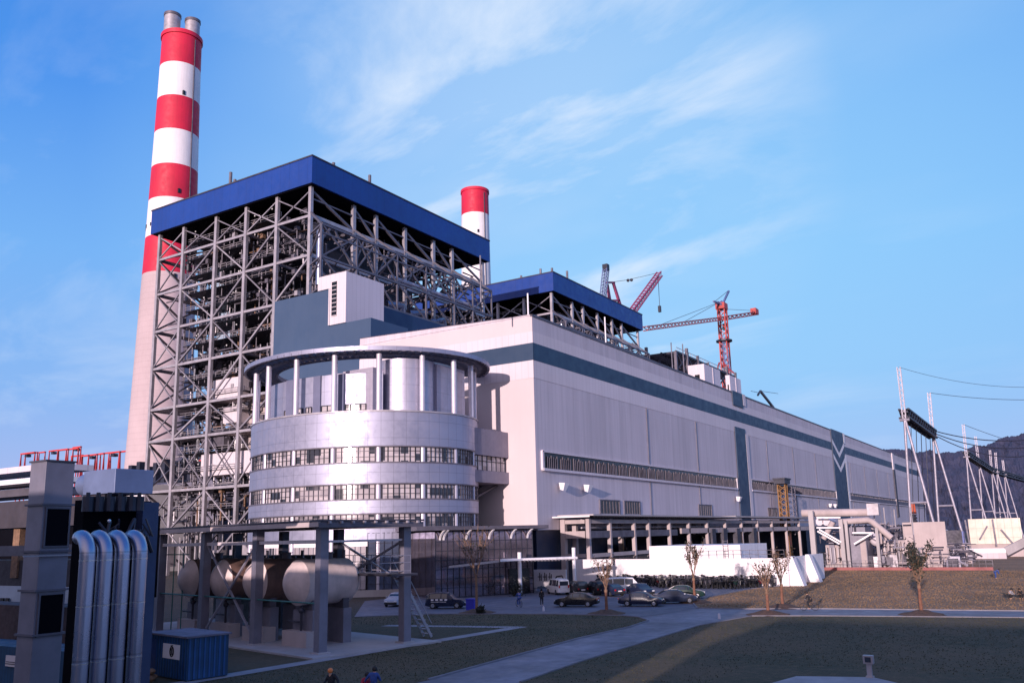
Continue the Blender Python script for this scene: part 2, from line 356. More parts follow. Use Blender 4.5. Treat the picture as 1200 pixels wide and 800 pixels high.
# far hills on the right
def hills():
    prof = [(1000,545),(1030,528),(1060,526),(1090,531),(1110,535),(1140,527),(1160,520),(1185,512),(1215,506),(1260,500),(1340,512),(1450,540)]
    m_ = M(); rows = []
    r2 = random.Random(3)
    fine = []
    for (x0, y0), (x1, y1) in zip(prof[:-1], prof[1:]):
        for t in range(5):
            f = t/5; fine.append((x0+(x1-x0)*f, y0+(y1-y0)*f + r2.uniform(-1.0, 1.0)))
    for x, y in fine:
        top = P(x, y, 'x', 1500); d = (top-EYE); d.z = 0; d.normalize()
        col = []
        for k, f in enumerate((1, .86, .62, .42, .25, .1, 0)):
            q = top - d*(90*k + r2.uniform(-16, 16)); col.append((q.x, q.y, max(0, top.z*f + (r2.uniform(-5, 5) if 0 < k < 6 else 0))))
        rows.append(col)
    from mathutils import noise as mn
    K = 9; n0 = len(rows[0]); vs = []; cols_n = 0; n = (n0-1)*K+1
    for i in range(len(rows)-1):
        for t in range(4):
            f = t/4; cols_n += 1
            for j in range(n):
                a, b = divmod(j, K); b /= K; a2 = min(a+1, n0-1)
                p = Vector(rows[i][a]).lerp(Vector(rows[i][a2]), b).lerp(Vector(rows[i+1][a]).lerp(Vector(rows[i+1][a2]), b), f)
                k = mn.fractal(p*.012, 1.0, 2.0, 4)*(10 if j else 2)+mn.noise(p*.11)*3.2+abs(mn.noise(p*.3))*3
                p = p+Vector((-k*.7, 0, k if p.z > 3 else 0)); vs.append(p)
    fs = []
    for i in range(cols_n-1):
        for j in range(n-1): a = i*n+j; fs.append((a, a+n, a+n+1, a+1))
    m_.add(vs, fs)
    S('hills', m_, 'hill_haze')
hills()

# ------------------------------------------------------------------ turbine hall
hall = T('turbine_hall', 'very long grey clad turbine hall with dark blue stripe and white edging', 'industrial hall', (115, 69, 0))
X0, X1, Y0, Y1, ZT = 115, 540, 69, 105.7, 42.1
mh = M()
zg = 43.9
mh.add([(X0,Y0,8.3),(X1,Y0,8.3),(X1,Y1,8.3),(X0,Y1,8.3),(X0,Y0,ZT),(X1,Y0,ZT),(X1,Y1,ZT+1.3),(X0,Y1,ZT+1.3)],
       [(0,3,2,1),(4,5,6,7),(0,1,5,4),(1,2,6,5),(2,3,7,6),(3,0,4,7)])
mh.build('wall', 'clad_grey', hall)
e = .06
def fband(z0, z1, mt, name, e, xs=((X0-.2, X1+.2),)):
    mb = M()
    for a, b in xs: mb.box(a, Y0-e, z0, b, Y0, z1)
    if xs[0][0] <= X0: mb.box(X0-e-.03, Y0-e, z0, X0, Y1, z1)
    mb.build(name, mt, hall)
segs = [(X0-.06, 319.2), (340.2, X1+.06)]
fband(31.9, 34.75, 'clad_pale', 'edging', .05, segs); fband(37.55, 39.4, 'clad_pale', 'edging', .05, segs)
fband(34.75, 37.55, 'stripe_blue', 'stripe', .08, segs)
M().box(X0-.12, Y0-.12, ZT-.25, X1+.12, Y0+.3, ZT+.12).build('roof_trim', 'steel_mid', hall)
M().box(X0-.04, Y0+.01, 8.35, X0-.001, Y1-.05, ZT-.3).build('end_wall', 'clad_end_sunlit', hall)  # thin sheet over the end carrying the sunlit cladding colour
M().box(X0-.12, Y0-.12, ZT, X0+.3, Y1, ZT+.1).add([(X0-.12,Y0,ZT+.1),(X0-.12,Y1,ZT+1.4),(X0+.3,Y1,ZT+1.4),(X0+.3,Y0,ZT+.1)], [(0,1,2,3)]).build('roof_trim', 'clad_pale', hall)
# vertical blue bands
M().box(212.2, Y0-.30, 8.3, 220.2, Y0-.12, 33.2).box(212.2, Y0-.30, 38.7, 220.2, Y0-.12, ZT+.3).build('band', 'stripe_blue', hall)
M().box(220.2, Y0-.34, 8.3, 222.3, Y0-.1, 31.9).box(220.2, Y0-.34, 39.4, 222.3, Y0-.1, ZT+.3).build('band_edging', 'clad_pale', hall)
M().box(319.4, Y0-.30, 8.3, 338.6, Y0-.12, ZT+.3).build('band', 'stripe_blue', hall)
M().box(338.6, Y0-.34, 8.3, 341.2, Y0-.1, 34.0).box(338.6, Y0-.34, 38.6, 341.2, Y0-.1, ZT+.3).build('band_edging', 'white_paint', hall)
for zt in (38.9, 33.6):
    xm, q = 329.0, Y0-.36
    M().add([(319.4,q,zt),(xm,q,zt-4.6),(338.6,q,zt),(338.6,q,zt-1.7),(xm,q,zt-6.3),(319.4,q,zt-1.7)], [(0,5,4,1),(1,4,3,2)]).build('chevron', 'white_paint', hall)
M().box(443.2, Y0-.5, 12, 447.6, Y0-.1, 34.2).build('downpipe', 'steel_dark', hall)
M().box(443.2, Y0-.5, 34.2, 447.6, Y0-.1, 42).build('downpipe', 'clad_pale', hall)
# long louvred window strips
for a, b in ((117, 210.8), (222.6, 318.8), (341.6, 443), (448, 539)):
    M().box(a, Y0-.05, 17.9, b, Y0-.02, 20.3).build('window_strip', 'glass_black', hall)
    M().box(a-.3, Y0-.35, 20.3, b+.3, Y0, 20.6).box(a-.3, Y0-.45, 17.4, b+.3, Y0, 17.8).box(a-.5, Y0-.35, 17.5, a, Y0, 20.5).box(b, Y0-.35, 17.5, b+.4, Y0, 20.5).build('window_frame', 'clad_pale', hall)
    sl = M(); x = a+.6; k = 0
    while x < b-.3:
        if k % 7: sl.box(x, Y0-.22, 17.9, x+.16, Y0-.06, 19.9-(k % 3)*.18)
        x += .62 if b < 330 else 1.1; k += 1
    sl.build('louvre', 'steel_mid', hall)
    if a > 340: M().box(a, Y0-.3, 17.9, b, Y0-.23, 19.4).build('louvre', 'steel_mid', hall)
for a, b in ((136.2,143.6),(146,152.4),(184,191.6),(236,244),(300,308)):
    w_ = M().box(a, Y0-.06, 11.0, b, Y0-.03, 13.2).build('window', 'glass_black', hall)
    fr = M().box(a-.3, Y0-.2, 10.8, a, Y0, 13.4).box(b, Y0-.2, 10.8, b+.4, Y0, 13.4).box(a, Y0-.2, 13.2, b, Y0, 13.4)
    for i in range(1, 6): fr.box(a+(b-a)*i/6-.06, Y0-.15, 11, a+(b-a)*i/6+.06, Y0-.06, 13.2)
    fr.build('window_frame', 'steel_mid', hall)
for x in list(range(158, 440, 27)):
    if not (205 < x < 226 or 312 < x < 345): M().box(x, Y0-.16, 8.4, x+.22, Y0-.01, 31.8).build('downpipe', 'steel_gal', hall)
for x in (122, 130.4, 209.5, 306, 313):
    lm = M().box(x-.2, Y0-.5, 14.9, x+.2, Y0, 15.3).build('lamp_arm', 'steel_mid', hall)
    M().add([(x-.75,Y0-1.5,15.6),(x+.75,Y0-1.5,15.6),(x+.75,Y0-.4,15.7),(x-.75,Y0-.4,15.7),(x-.45,Y0-1.0,14.4),(x+.45,Y0-1.0,14.4),(x+.45,Y0-.4,14.6),(x-.45,Y0-.4,14.6)],
            [(0,1,2,3),(7,6,5,4),(0,4,5,1),(1,5,6,2),(2,6,7,3),(3,7,4,0)]).build('flood_lamp', 'white_paint', hall)
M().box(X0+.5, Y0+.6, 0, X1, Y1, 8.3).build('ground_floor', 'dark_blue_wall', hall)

# ------------------------------------------------------------------ bunker bay and stair tower behind the hall
bb = T('bunker_building', 'plain blue clad bunker block rising behind the round office', 'industrial building', (120, 107.6, 0))
M().box(120, 107.6, 0, 131, 118.3, 48.7).build('lower_block', 'block_blue', bb)
M().box(120.003, 118.303, 0, 134.5, 134.0, 56.2).build('tall_block', 'block_blue', bb)
M().box(131.003, 115.5, 0, 440, 133.9, 54.8).build('long_block', 'block_dark', bb)
st = T('stair_tower', 'pale grey stair tower box with ladder of dark louvres', 'tower', (120, 114, 48))
M().box(119.7, 113.8, 48.71, 130.8, 118.30, 59.0).box(119.7, 118.3, 56.21, 130.8, 121.4, 59.0).build('wall', 'clad_pale', st)
M().box(119.55, 118.3, 48.71, 119.98, 118.0, 56.2).build('wall', 'clad_pale', st)
lv = M().box(119.6, 116.2, 50.4, 119.68, 117.5, 57.3).build('louvre_window', 'glass_black', st)
q = M()
for i in range(9): q.box(119.5, 116.15, 50.4+i*.86, 119.62, 117.55, 50.52+i*.86)
q.build('window_frame', 'clad_pale', st)

# ------------------------------------------------------------------ boiler houses
def lattice_x(m_, a, b, c, d, w): m_.beam(a, c, w); m_.beam(b, d, w); return m_
def boiler(XB, label, clutter, seed):
    r_ = random.Random(seed); YR, YL = 139.6, 199.6
    t = T('boiler_house', label, 'boiler house', (XB, YR, 0), 'boiler houses with blue roof skirts')
    L_ = 73.7
    m_ = M(); z0, z1 = 89.1, 95.6; x0, x1 = XB, XB+L_
    m_.box(x0, YR, z0, x1, YR+.5, z1).box(x0, YL-.5, z0, x1, YL, z1).box(x0, YR+.5, z0, x0+.5, YL-.5, z1).box(x1-.5, YR+.5, z0, x1, YL-.5, z1)
    m_.build('roof_skirt', 'roof_blue', t)
    M().box(x0-.15, YR-.15, z1, x1+.15, YL+.15, z1+.35).build('roof', 'steel_dark', t)
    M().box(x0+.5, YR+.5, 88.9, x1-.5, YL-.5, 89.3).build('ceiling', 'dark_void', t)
    XS = [XB+o for o in (1.5, 15.9, 24.1, 35.6, 47.9, 56.6, 72.0)]; YS = [197.4, 187.3, 174.5, 163.3, 152.4, 141.3]
    ZS = [81.8, 72.2, 62.1, 52.1, 41.4, 33.2, 20.4, 10.5]; xf = XS[0]; yf = YS[-1]
    for i, x in enumerate(XS):
        for j, y in enumerate(YS):
            if i not in (0, 2, 4, 6) and j not in (0, 5): continue
            if i > 0 and j == 5:  # a pair of flanged boxes reads from outside
                M().box(x-.5, y-.4, 0, x+.5, y+.4, 89).build('column', 'steel', t)
            elif i == 0: M().box(x-.4, y-.42, 0, x+.4, y+.42, 89).build('column', 'steel', t)
            else: M().box(x-.5, y-.5, 0, x+.5, y+.5, 89).build('column', 'steel_mid', t)
    zs = [88.5]+ZS+[0]
    for k, z in enumerate(ZS):
        M().beam((xf,YS[0],z),(xf,yf,z),.45,.6).build('girder', 'steel', t)
        M().beam((xf,yf,z),(XS[-1],yf,z),.7,.9).build('girder', 'steel', t)
        M().beam((XS[-1],YS[0],z),(XS[-1],yf,z),.6,.8).build('girder', 'steel_mid', t)
        M().beam((xf,YS[0],z),(XS[-1],YS[0],z),.6,.8).build('girder', 'steel_mid', t)
        g = M()
        for x in XS[1:-1]: g.beam((x,YS[0],z),(x,yf,z),.45,.7)
        for y in YS[1:-1]: g.beam((xf,y,z),(XS[-1],y,z),.45,.7)
        g.build('floor_beam', 'steel_mid', t)
    for k in range(len(zs)-1):
        za, zb = zs[k]-.4, zs[k+1]+.4
        for j in range(5):                                   # west face: crossed bays
            a, b = YS[j], YS[j+1]; g = M()
            if j == 0 or k == 0 or (k == 6): lattice_x(g, (xf,a,za), (xf,b,za), (xf,b,zb), (xf,a,zb), .27)
            elif (j+k) % 2: g.beam((xf,a,za), (xf,b,zb), .30)
            else: g.beam((xf,a,zb), (xf,b,za), .42)
            g.build('brace', 'steel_brace' if (j+k) % 3 else 'steel', t)
        for i in range(6):                                   # hall side: knee and crossed bays
            a, b = XS[i], XS[i+1]; xm = (a+b)/2; g = M()
            if k == 0: g.beam((a,yf,za), (b,yf,zb), .5); g.beam((a,yf,za-2), (b,yf,za-2), .3)
            elif k % 2: g.beam((a,yf,zb), (xm,yf,za), .42); g.beam((xm,yf,za), (b,yf,zb), .42)
            else: g.beam((a,yf,za), (b,yf,zb), .42)
            if k < 5: g.build('brace', 'steel_gal', t)  # shade on the hall side put into a darker steel
        g = M(); lattice_x(g, (xf,YS[0],za), (XS[1],YS[0],za), (XS[1],YS[0],zb), (xf,YS[0],zb), .45)
        lattice_x(g, (XS[1],YS[1],za), (XS[1],YS[0],za), (XS[1],YS[0],zb), (XS[1],YS[1],zb), .4); g.build('brace', 'steel_mid', t)
    # outer pipe gallery hung on the hall side
    yo = 134.1; g = M(); zt_, zm_, zb_ = 77.2, 69.6, 62.5
    for z in (zt_, zt_-2, zm_, zb_): g.beam((xf-3.5,yo,z), (XS[-1]-6,yo,z), .5 if z != zt_-2 else .35)
    xs2 = [xf-3.5]+[XS[0]+8]+XS[1:-1]+[XS[-1]-6]
    for i, x in enumerate(xs2):
        g.beam((x,yo,zt_), (x,yo,zb_-2), .4)
        if i != 1: g.beam((max(x,xf), yf, zt_+5.5), (x,yo,zt_), .45)
        for z in (zt_, zm_, zb_): g.beam((max(x,xf), yf, z), (x,yo,z), .35)
        g.beam((max(x,xf), yf, zm_+2), (x,yo,zt_), .3); g.beam((max(x,xf), yf, zm_-4), (x,yo,zm_), .3)
        if i:
            p_ = xs2[i-1]; g.beam((p_,yo,zt_), (x,yo,zm_), .32); g.beam((x,yo,zt_), (p_,yo,zm_), .32); g.beam((p_,yo,zm_), (x,yo,zb_), .3)
    g.build('pipe_gallery', 'steel_gal', t)  # gallery shade painted by a darker steel copy
    M().tube([(xf+22,yo+2,71.5),(XS[-1]-10,yo+2,71.5)], .55, 8).build('steam_pipe', 'silver_tube', t, True)
    M().tube([(xf-1,yo+3,77),(xf-1,yo+3,64)], [.8,.8], 10).build('steam_pipe', 'pipe_metal', t, True)
    for q in range(4):
        M().tube([(xf+16+q*9,yo+6,66-q*.5),(xf+22+q*9,yo+6,66.5),(xf+23+q*9,yo+6,61)], 1.5-.15*q, 10).build('air_duct', 'pipe_metal', t, True)
    # furnace and gas passes (dark cased volumes inside the frame)
    fz = M().box(XB+13, 150, 26, XB+35, 178, 86).box(XB+37, 152, 30, XB+52, 176, 84)
    fz.add([(XB+13,150,26),(XB+35,150,26),(XB+35,178,26),(XB+13,178,26),(XB+22,150,14),(XB+26,150,14),(XB+26,178,14),(XB+22,178,14)], [(0,1,5,4),(1,2,6,5),(2,3,7,6),(3,0,4,7),(4,5,6,7)])
    fz.build('furnace_casing', 'dark_metal', t)
    # platforms with handrails
    lev = []
    for k in range(16):
        z = 84.5-k*4.6
        if z < 14: break
        ya, yb = (YS[3] if k % 3 == 1 else YS[4], YS[1]) if k < 9 else (YS[3], YS[1])
        x1_ = XB+12.6; lev.append((z, ya, yb))
        p_ = M().box(xf+1.2, ya, z, x1_, yb, z+.12)
        p_.build('platform', 'dark_metal', t)
        h = M()
        for q in (.6, 1.15): h.beam((xf+1.2,ya,z+q), (xf+1.2,yb,z+q), .09)
        y = ya
        while y < yb: h.beam((xf+1.2,y,z), (xf+1.2,y,z+1.15), .09); y += 2.4
        h.build('handrail', 'steel', t)
    # pipes, valves, burners, hangers
    if clutter:
        for nm, mt_, n_, rr in (('pipework', 'steel_mid', 700, (.08,.24)), ('pipework', 'steel', 130, (.08,.22)), ('pipework', 'dark_metal', 170, (.2,.5)), ('pipework', 'bark', 60, (.12,.25))):
            g = M()
            for i in range(n_):
                z = r_.uniform(12, 86); y = r_.uniform(146, 190) if z > 28 else r_.uniform(150, 192); x = r_.uniform(xf+1.6, XB+12.5); rad = r_.uniform(*rr)
                k = r_.random(); ln = r_.uniform(1.5, 8)
                if k < .40: pts = [(x,y,z),(x,y,z-ln)]
                elif k < .75: pts = [(x,y,z),(x,y+ln,z)]
                elif k < .9: pts = [(x,y,z),(x,y+ln*.5,z),(x,y+ln*.5,z-ln*.6)]
                else: pts = [(x,y,z),(x+r_.uniform(-2,2),y+ln*.6,z+r_.uniform(-3,3))]
                g.tube(pts, rad, 6)
                if r_.random() < .35: g.box(x-.5,y-.5,z-.5,x+.5,y+.5,z+r_.uniform(.2,.9))
            g.build(nm, mt_, t)['kind'] = 'stuff'
        g = M()
        for i in range(260):
            x = r_.uniform(xf+3, XS[-1]-4); y = r_.uniform(yf+2, yf+9); z = r_.uniform(50, 87); ln = r_.uniform(1.5, 7); rad = r_.uniform(.1, .35)
            k = r_.random()
            pts = [(x,y,z),(x,y,z-ln)] if k < .45 else ([(x,y,z),(x+ln*1.4,y,z)] if k < .85 else [(x,y,z),(x+ln*.5,y,z+ln*.4)])
            g.tube(pts, rad, 6)
        g.build('pipework', 'steel_mid', t)['kind'] = 'stuff'
        g = M()
        for i in range(70):
            z, ya, yb = r_.choice(lev); y = r_.uniform(ya+1, yb-1); x = xf+1.3+r_.uniform(0, 1)
            g.sphere((x, y, z+r_.uniform(1.5, 3.4)), .2, 6, 4)
        g.build('lamp', mat('lamp_white', (.8,.8,.8), .4, 0, .02, 1), t)
        for (u0, v0, u1, v1) in ((250, 446, 284, 466), (236, 533, 296, 553), (262, 478, 279, 494), (238, 505, 262, 522)):
            qa, qb = P(u0, v0, 'x', xf+1.6), P(u1, v1, 'x', xf+1.6)
            M().box(xf+1.6, qb.y, qb.z, xf+7, qa.y, qa.z).build('air_duct', 'clad_pale' if u0 != 238 else 'steel_mid', t)
        for z in (41.4, 33.2, 20.4):
            M().box(xf+.3, YS[-1], z-.25, xf+9, YS[0], z+.1).build('floor_slab', 'concrete_pink', t)
        M().box(xf+5, 152, 29, xf+10, 166, 43).build('coal_feeder_casing', 'concrete_pink', t)
        M().box(xf+4, 166.5, 28.5, xf+8, 169.5, 45).build('air_duct', 'white_paint', t)
        mat('duct_bluewhite', (.42,.55,.70), .4, .2, .15, .5)
        for q in ((xf+6, 176, 62, xf+9, 180, 66), (xf+6, 178.5, 71, xf+9, 182, 74), (xf+5, 174, 58.2, xf+8, 179, 60)): M().box(*q).build('duct_panel', 'duct_bluewhite', t)
        g = M()
        for i in range(46):
            y = r_.uniform(150, 193); x = r_.uniform(xf, xf+10); g.tube([(x,y,0),(x,y,r_.uniform(3,13))], r_.uniform(.15,.5), 7)
            g.box(x-1.2,y-1.2,2,x+1.2,y+1.6,r_.uniform(3,7)) if r_.random() < .4 else None
        g.build('ground_equipment', 'steel', t)['kind'] = 'stuff'
    # small vents on the roof
    for (dx, dy, h) in ((9,2,1.8),(22,2,3.2),(40,24,2.4),(2,31,4.2),(5,33,3.8)) if clutter else ((3,2,2.2),(12,1,3.2),(2,6,2.4),(2,14,1.4),(2,30,4.5)):
        M().cyl(XB+dx, YR+dy, z1+.35, z1+.35+h, .4, n=10).build('roof_vent', 'steel_mid', t)
    return t
boiler(135, 'nearest boiler house, open steel frame full of pipes under a blue roof', True, 11)
b2 = boiler(247.3, 'second boiler house with blue roof skirt rising just behind the hall roof', False, 12)
b2g = M(); r_ = random.Random(5)
for i in range(160):
    x = r_.uniform(252, 316); y = r_.uniform(143, 150); z = r_.uniform(66, 88); ln = r_.uniform(2, 7)
    b2g.tube([(x,y,z),(x+(ln if r_.random() < .5 else 0),y,z-(0 if r_.random() < .5 else ln))], r_.uniform(.15,.4), 6)
b2g.build('pipework', 'steel_mid', b2)['kind'] = 'stuff'
# third boiler: bare frame still going up
b3 = T('unfinished_boiler_frame', 'unfinished dark steel boiler frame without roof below the tower crane', 'steel frame', (359, 141, 0))
for i in range(7):
    for j in range(5):
        x, y = 359+i*13.8, 141+j*14; zt = 87+((i*7+j*3) % 4)*1.2
        M().box(x-.6, y-.6, 40, x+.6, y+.6, zt).build('column', 'steel_mid', b3)
g = M()
for i in range(29): g.beam((359+i*2.9,141,86.6), (359+i*2.9,197,86.6), .3, .8)
for j in range(9): g.beam((359,141+j*7,87.0), (442,141+j*7,87.0), .5, .9)
g.build('deck', 'dark_metal', b3)
g = M(); rr_ = random.Random(8)
for z in (78, 68):
    for j in range(5): g.beam((359,141+j*14,z), (442,141+j*14,z), .9)
    for i in range(7): g.beam((359+i*13.8,141,z), (359+i*13.8,197,z), .9)
g.build('girder', 'steel_mid', b3)
g = M()
for i in range(6):
    for z in (87, 78): g.beam((359+i*13.8,141,z), (372.8+i*13.8,141,z-9), .6); g.beam((359+i*13.8,141,z-9), (372.8+i*13.8,141,z), .5)
    for _ in range(26):
        x = 359+i*13.8+rr_.uniform(0,13); y = rr_.uniform(143,190); z = rr_.uniform(66,86); g.beam((x,y,z), (x+rr_.uniform(-6,6),y+rr_.uniform(-6,6),z+rr_.uniform(-6,3)), .5)
g.build('brace', 'steel_dark', b3)
g = M()
for i in range(34): x = 360+i*2.4; g.beam((x,140.6,87.4), (x,140.6,88.8), .15)
g.beam((359,140.6,88.8), (443,140.6,88.8), .18); g.build('handrail', 'steel', b3)
for a, b, lab in (((806,428),(843,425),'first pale lift shaft box with dark door on the hall roof edge, beside the crane'), ((850,441),(868,447),'smaller pale lift shaft box on the hall roof, right of the first')):
    cxp = a[0]+(19 if a[0] < 820 else 5); p0 = P(cxp, a[1]+1, 'y', 113); x1_ = P(b[0], b[1], 'y', 113).x; yb2 = P(a[0], a[1]+1, 'x', p0.x).y
    t = T('lift_shaft', lab, 'shaft', (p0.x, 113, 44), 'lift shaft boxes above the hall roof')
    M().box(p0.x, 113, 44, x1_, yb2, p0.z+1).build('wall', 'clad_pale', t)
    M().box(p0.x-.1, 113+(yb2-113)*.3, 58, p0.x, 113+(yb2-113)*.6, p0.z-3).build('door', 'glass_black', t)
    for f in (.5,): M().box(p0.x+(x1_-p0.x)*f, 112.8, 44, p0.x+(x1_-p0.x)*f+1, 113, p0.z+.9).build('joint', 'clad_grey', t)

# ------------------------------------------------------------------ chimneys
def chimney(x, y, H, rt, rb, zs, label, flues):
    t = T('chimney', label, 'chimney', (x, y, 0))
    rad = lambda z: rt+(rb-rt)*max(0, (1-z/H))**1.25
    cuts = [H]+zs+[0]
    for i in range(len(cuts)-1):
        a, b = cuts[i], cuts[i+1]; k = 1 if i < len(cuts)-2 else 8
        pts = [(x,y,b+(a-b)*q/k) for q in range(k+1)]
        M().tube(pts, [rad(p[2]) for p in pts], 48).build('shaft' if i == len(cuts)-2 else 'painted_band', 'concrete_stack' if i == len(cuts)-2 else ('red_paint' if i % 2 == 0 else 'band_white'), t, True)
    M().cyl(x, y, H-1.5, H+.4, rt+.5, n=40).build('rim', 'red_paint', t, True)
    for dx, dy, h, r in flues:
        M().cyl(x+dx, y+dy, H-2, H+h, r, n=24).build('flue', 'steel', t, True)
        M().tube([(x+dx,y+dy,H+h-1.2),(x+dx,y+dy,H+h+.1)], r+.25, 24).build('flue_collar', 'steel_mid', t, True)
    for z in (H-32, H-79, H-118, 92):
        a = math.atan2(-y, -x)+R(12); r = rad(z)
        M().box(x+r*math.cos(a)-.5, y+r*math.sin(a)-.5, z, x+r*math.cos(a)+.5, y+r*math.sin(a)+.5, z+2.0).build('port', 'glass_black', t)
    for z in (H-94,):
        g = M(); r = rad(z)
        for q in range(16): a = 2*math.pi*q/16; g.box(x+r*math.cos(a)-.25, y+r*math.sin(a)-.25, z, x+r*math.cos(a)+.25, y+r*math.sin(a)+.25, z+1.6)
        g.build('aviation_lamp', 'dark_metal', t)
    a = math.atan2(-y, -x)+R(40); g = M()
    for k in range(int((H-60)/6)):
        z = 60+k*6; r, r2_ = rad(z)+.25, rad(z+6)+.25
        g.beam((x+r*math.cos(a), y+r*math.sin(a), z), (x+r2_*math.cos(a), y+r2_*math.sin(a), z+6), .35)
    g.build('ladder', 'steel_mid', t)
    return t
# band edges measured along the axis
def chim_z(px_, py_, x, y):
    d = P(px_, py_, 'x', x); return d.z
chimney(228, 322, 237, 8.65, 14.4, [221,204.6,188.3,171.7,156,138.7,122], 'tall red and white banded chimney with two steel flues, at far left', [(-3.6,2.8,11.5,3.6),(2.6,-3.6,9.5,3.3)])
chimney(455, 315.5, 237, 9.2, 12, [219.5,150,120], 'distant chimney with red top showing between the two blue roofs', [(-2,1,2.5,1.0),(4,-3,3.5,1.2)])

# ------------------------------------------------------------------ round office
mat('penthouse_blue', (.14,.15,.24), .6, 0, .1, .5)
cx, cy, rx, ry = DC
of = T('round_office', 'round silver panelled office tower with flat ring canopy on thin columns', 'office building', (cx, cy, 0))
A0, A1 = 95, 283
def ell(a, d=0.0): return (cx+(rx+d)*math.cos(R(a)), cy+(ry+d)*math.sin(R(a)))
for z0, z1 in ((20.0, 24.8), (14.9, 17.8), (10.9, 12.8), (7.4, 9.0)):
    M().arc(cx, cy, rx, ry, .5, A0-30, A1+30, z0, z1, 110).build('spandrel', 'silver_panel', of, True)
M().arc(cx, cy, rx+.15, ry+.15, .7, A0-30, A1+30, 24.8, 25.0, 90).build('coping', 'steel', of)
M().prism([ell(a, -.6) for a in range(0, 360, 6)], 24.2, 24.4).build('terrace', 'concrete', of)
for z in (20.0, 17.8, 14.9, 12.8, 10.9, 9.0):
    M().arc(cx, cy, rx+.08, ry+.08, .3, A0-30, A1+30, z-.09, z+.09, 100).build('sill', 'steel_mid', of)
cols = [103, 121, 140, 161, 182.2, 202.5, 223.5, 245.2, 266, 286, 305]
floors = [(17.8, 20.0), (12.8, 14.9), (9.0, 10.9)]
for i in range(len(cols)-1):
    a0, a1 = cols[i]+1.6, cols[i+1]-1.6
    for z0, z1 in floors:
        wn = M().arc(cx, cy, rx-.25, ry-.25, .1, a0, a1, z0, z1, 10).build('window', 'office_glass', of)
        f = M(); n = 7
        for k in range(n+1):
            a = a0+(a1-a0)*k/n; p = ell(a, -.18); f.box(p[0]-.05, p[1]-.05, z0, p[0]+.05, p[1]+.05, z1)
        for z in (z0+.72*(z1-z0), z0+.36*(z1-z0)): f.arc(cx, cy, rx-.14, ry-.14, .09, a0, a1, z-.035, z+.035, 10)
        f.build('window_frame', 'dark_metal' if (i*3+int(z0)) % 4 else 'steel_mid', wn)
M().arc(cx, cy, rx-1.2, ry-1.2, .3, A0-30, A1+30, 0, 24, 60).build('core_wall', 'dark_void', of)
for a in cols:
    p = ell(a, -.42)
    M().cyl(p[0], p[1], .4, 33.0, .40, n=20).build('column', 'silver_tube', of, True)
for a in (128, 134): pass
# canopy ring: fascia, deck and radial rafters
M().arc(cx+.6, cy, rx+2.0, ry+1.6, .35, 62, 322, 33.2, 33.8, 120).build('canopy_fascia', 'silver_panel', of, True)
M().arc(cx+.6, cy, rx+1.6, ry+1.2, .9, 62, 322, 33.5, 33.7, 90).arc(cx+.6, cy, rx-1.6, ry-2.0, .5, 62, 322, 33.5, 33.7, 90).build('canopy_deck', mat('deck_under', (.30,.29,.38), .6, .2, .2, .5), of)
g = M()
for a in range(64, 322, 4):
    c, s_ = math.cos(R(a)), math.sin(R(a)); g.beam((cx+.6+(rx+2)*c, cy+(ry+1.5)*s_, 33.35), (cx+.6+(rx-3)*c, cy+(ry-3.5)*s_, 33.35), .14, .45)
g.arc(cx+.6, cy, rx-.2, ry-.3, .3, 62, 322, 32.95, 33.55, 70); g.arc(cx+.6, cy, rx-2.8, ry-3.3, .3, 62, 322, 33.0, 33.6, 70)
g.build('rafter', 'steel_gal', of)
# set back top storey
M().arc(cx, cy, rx-2.0, ry-2.0, .4, 112, 226, 24.4, 30.6, 50).build('penthouse_wall', 'silver_panel', of, True)
M().prism([(94.5,97.5),(91.2,95.5),(90.6,92),(90.4,88.5),(91,86.0),(99,84),(112,84),(112,103),(98,104)], 24.4, 31.2).build('penthouse_wall', 'silver_plain', of)
M().prism([(96.5,104.2),(93.6,101),(92.2,98),(95,97),(101,100)], 24.4, 30.9).build('penthouse_wall', 'silver_plain', of)
M().prism([(104,112),(99,107.6),(97.2,104.6),(101,103),(112,106)], 24.4, 30.6).build('penthouse_wall', 'silver_plain', of)
M().box(90.4, 80.6, 24.4, 104, 86.3, 31.3).build('penthouse_wall', 'silver_plain', of)
M().arc(96.8, 79.6, 4.4, 3.9, .4, 110, 300, 24.4, 32.6, 30).build('stair_drum', mat('silver_drum', (.46,.45,.56), .45, .6, .06, .5, grid=(('y',1.15,.05,.45),('z',2.4,.06,.45))), of, True)
M().box(98.6, 75.6, 24.4, 105.5, 79.0, 32.4).build('penthouse_wall', 'silver_plain', of)
for a0, a1 in ((206.5, 217), (193.5, 200), (184, 187.5), (176, 181.5), (168, 171)):
    wn = M().arc(cx, cy, rx-1.93, ry-1.93, .08, a0, a1, 24.6, 26.2, 6).build('window', 'office_glass', of)
    f = M(); k = max(2, int((a1-a0)/2.6))
    for i in range(k+1):
        a = R(a0+(a1-a0)*i/k); q = (cx+(rx-1.88)*math.cos(a), cy+(ry-1.88)*math.sin(a)); f.box(q[0]-.06, q[1]-.06, 24.6, q[0]+.06, q[1]+.06, 26.2)
    f.arc(cx, cy, rx-1.86, ry-1.86, .1, a0, a1, 26.12, 26.25, 6).arc(cx, cy, rx-1.86, ry-1.86, .1, a0, a1, 25.35, 25.42, 6); f.build('window_frame', 'dark_metal', wn)
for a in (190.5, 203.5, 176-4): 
    a_ = R(a); q = (cx+(rx-1.9)*math.cos(a_), cy+(ry-1.9)*math.sin(a_)); M().box(q[0]-.05, q[1]-.7, 24.5, q[0]+.3, q[1]+.7, 30.6).build('wall_strip', 'penthouse_blue', of)  # dark blue strips on the penthouse wall
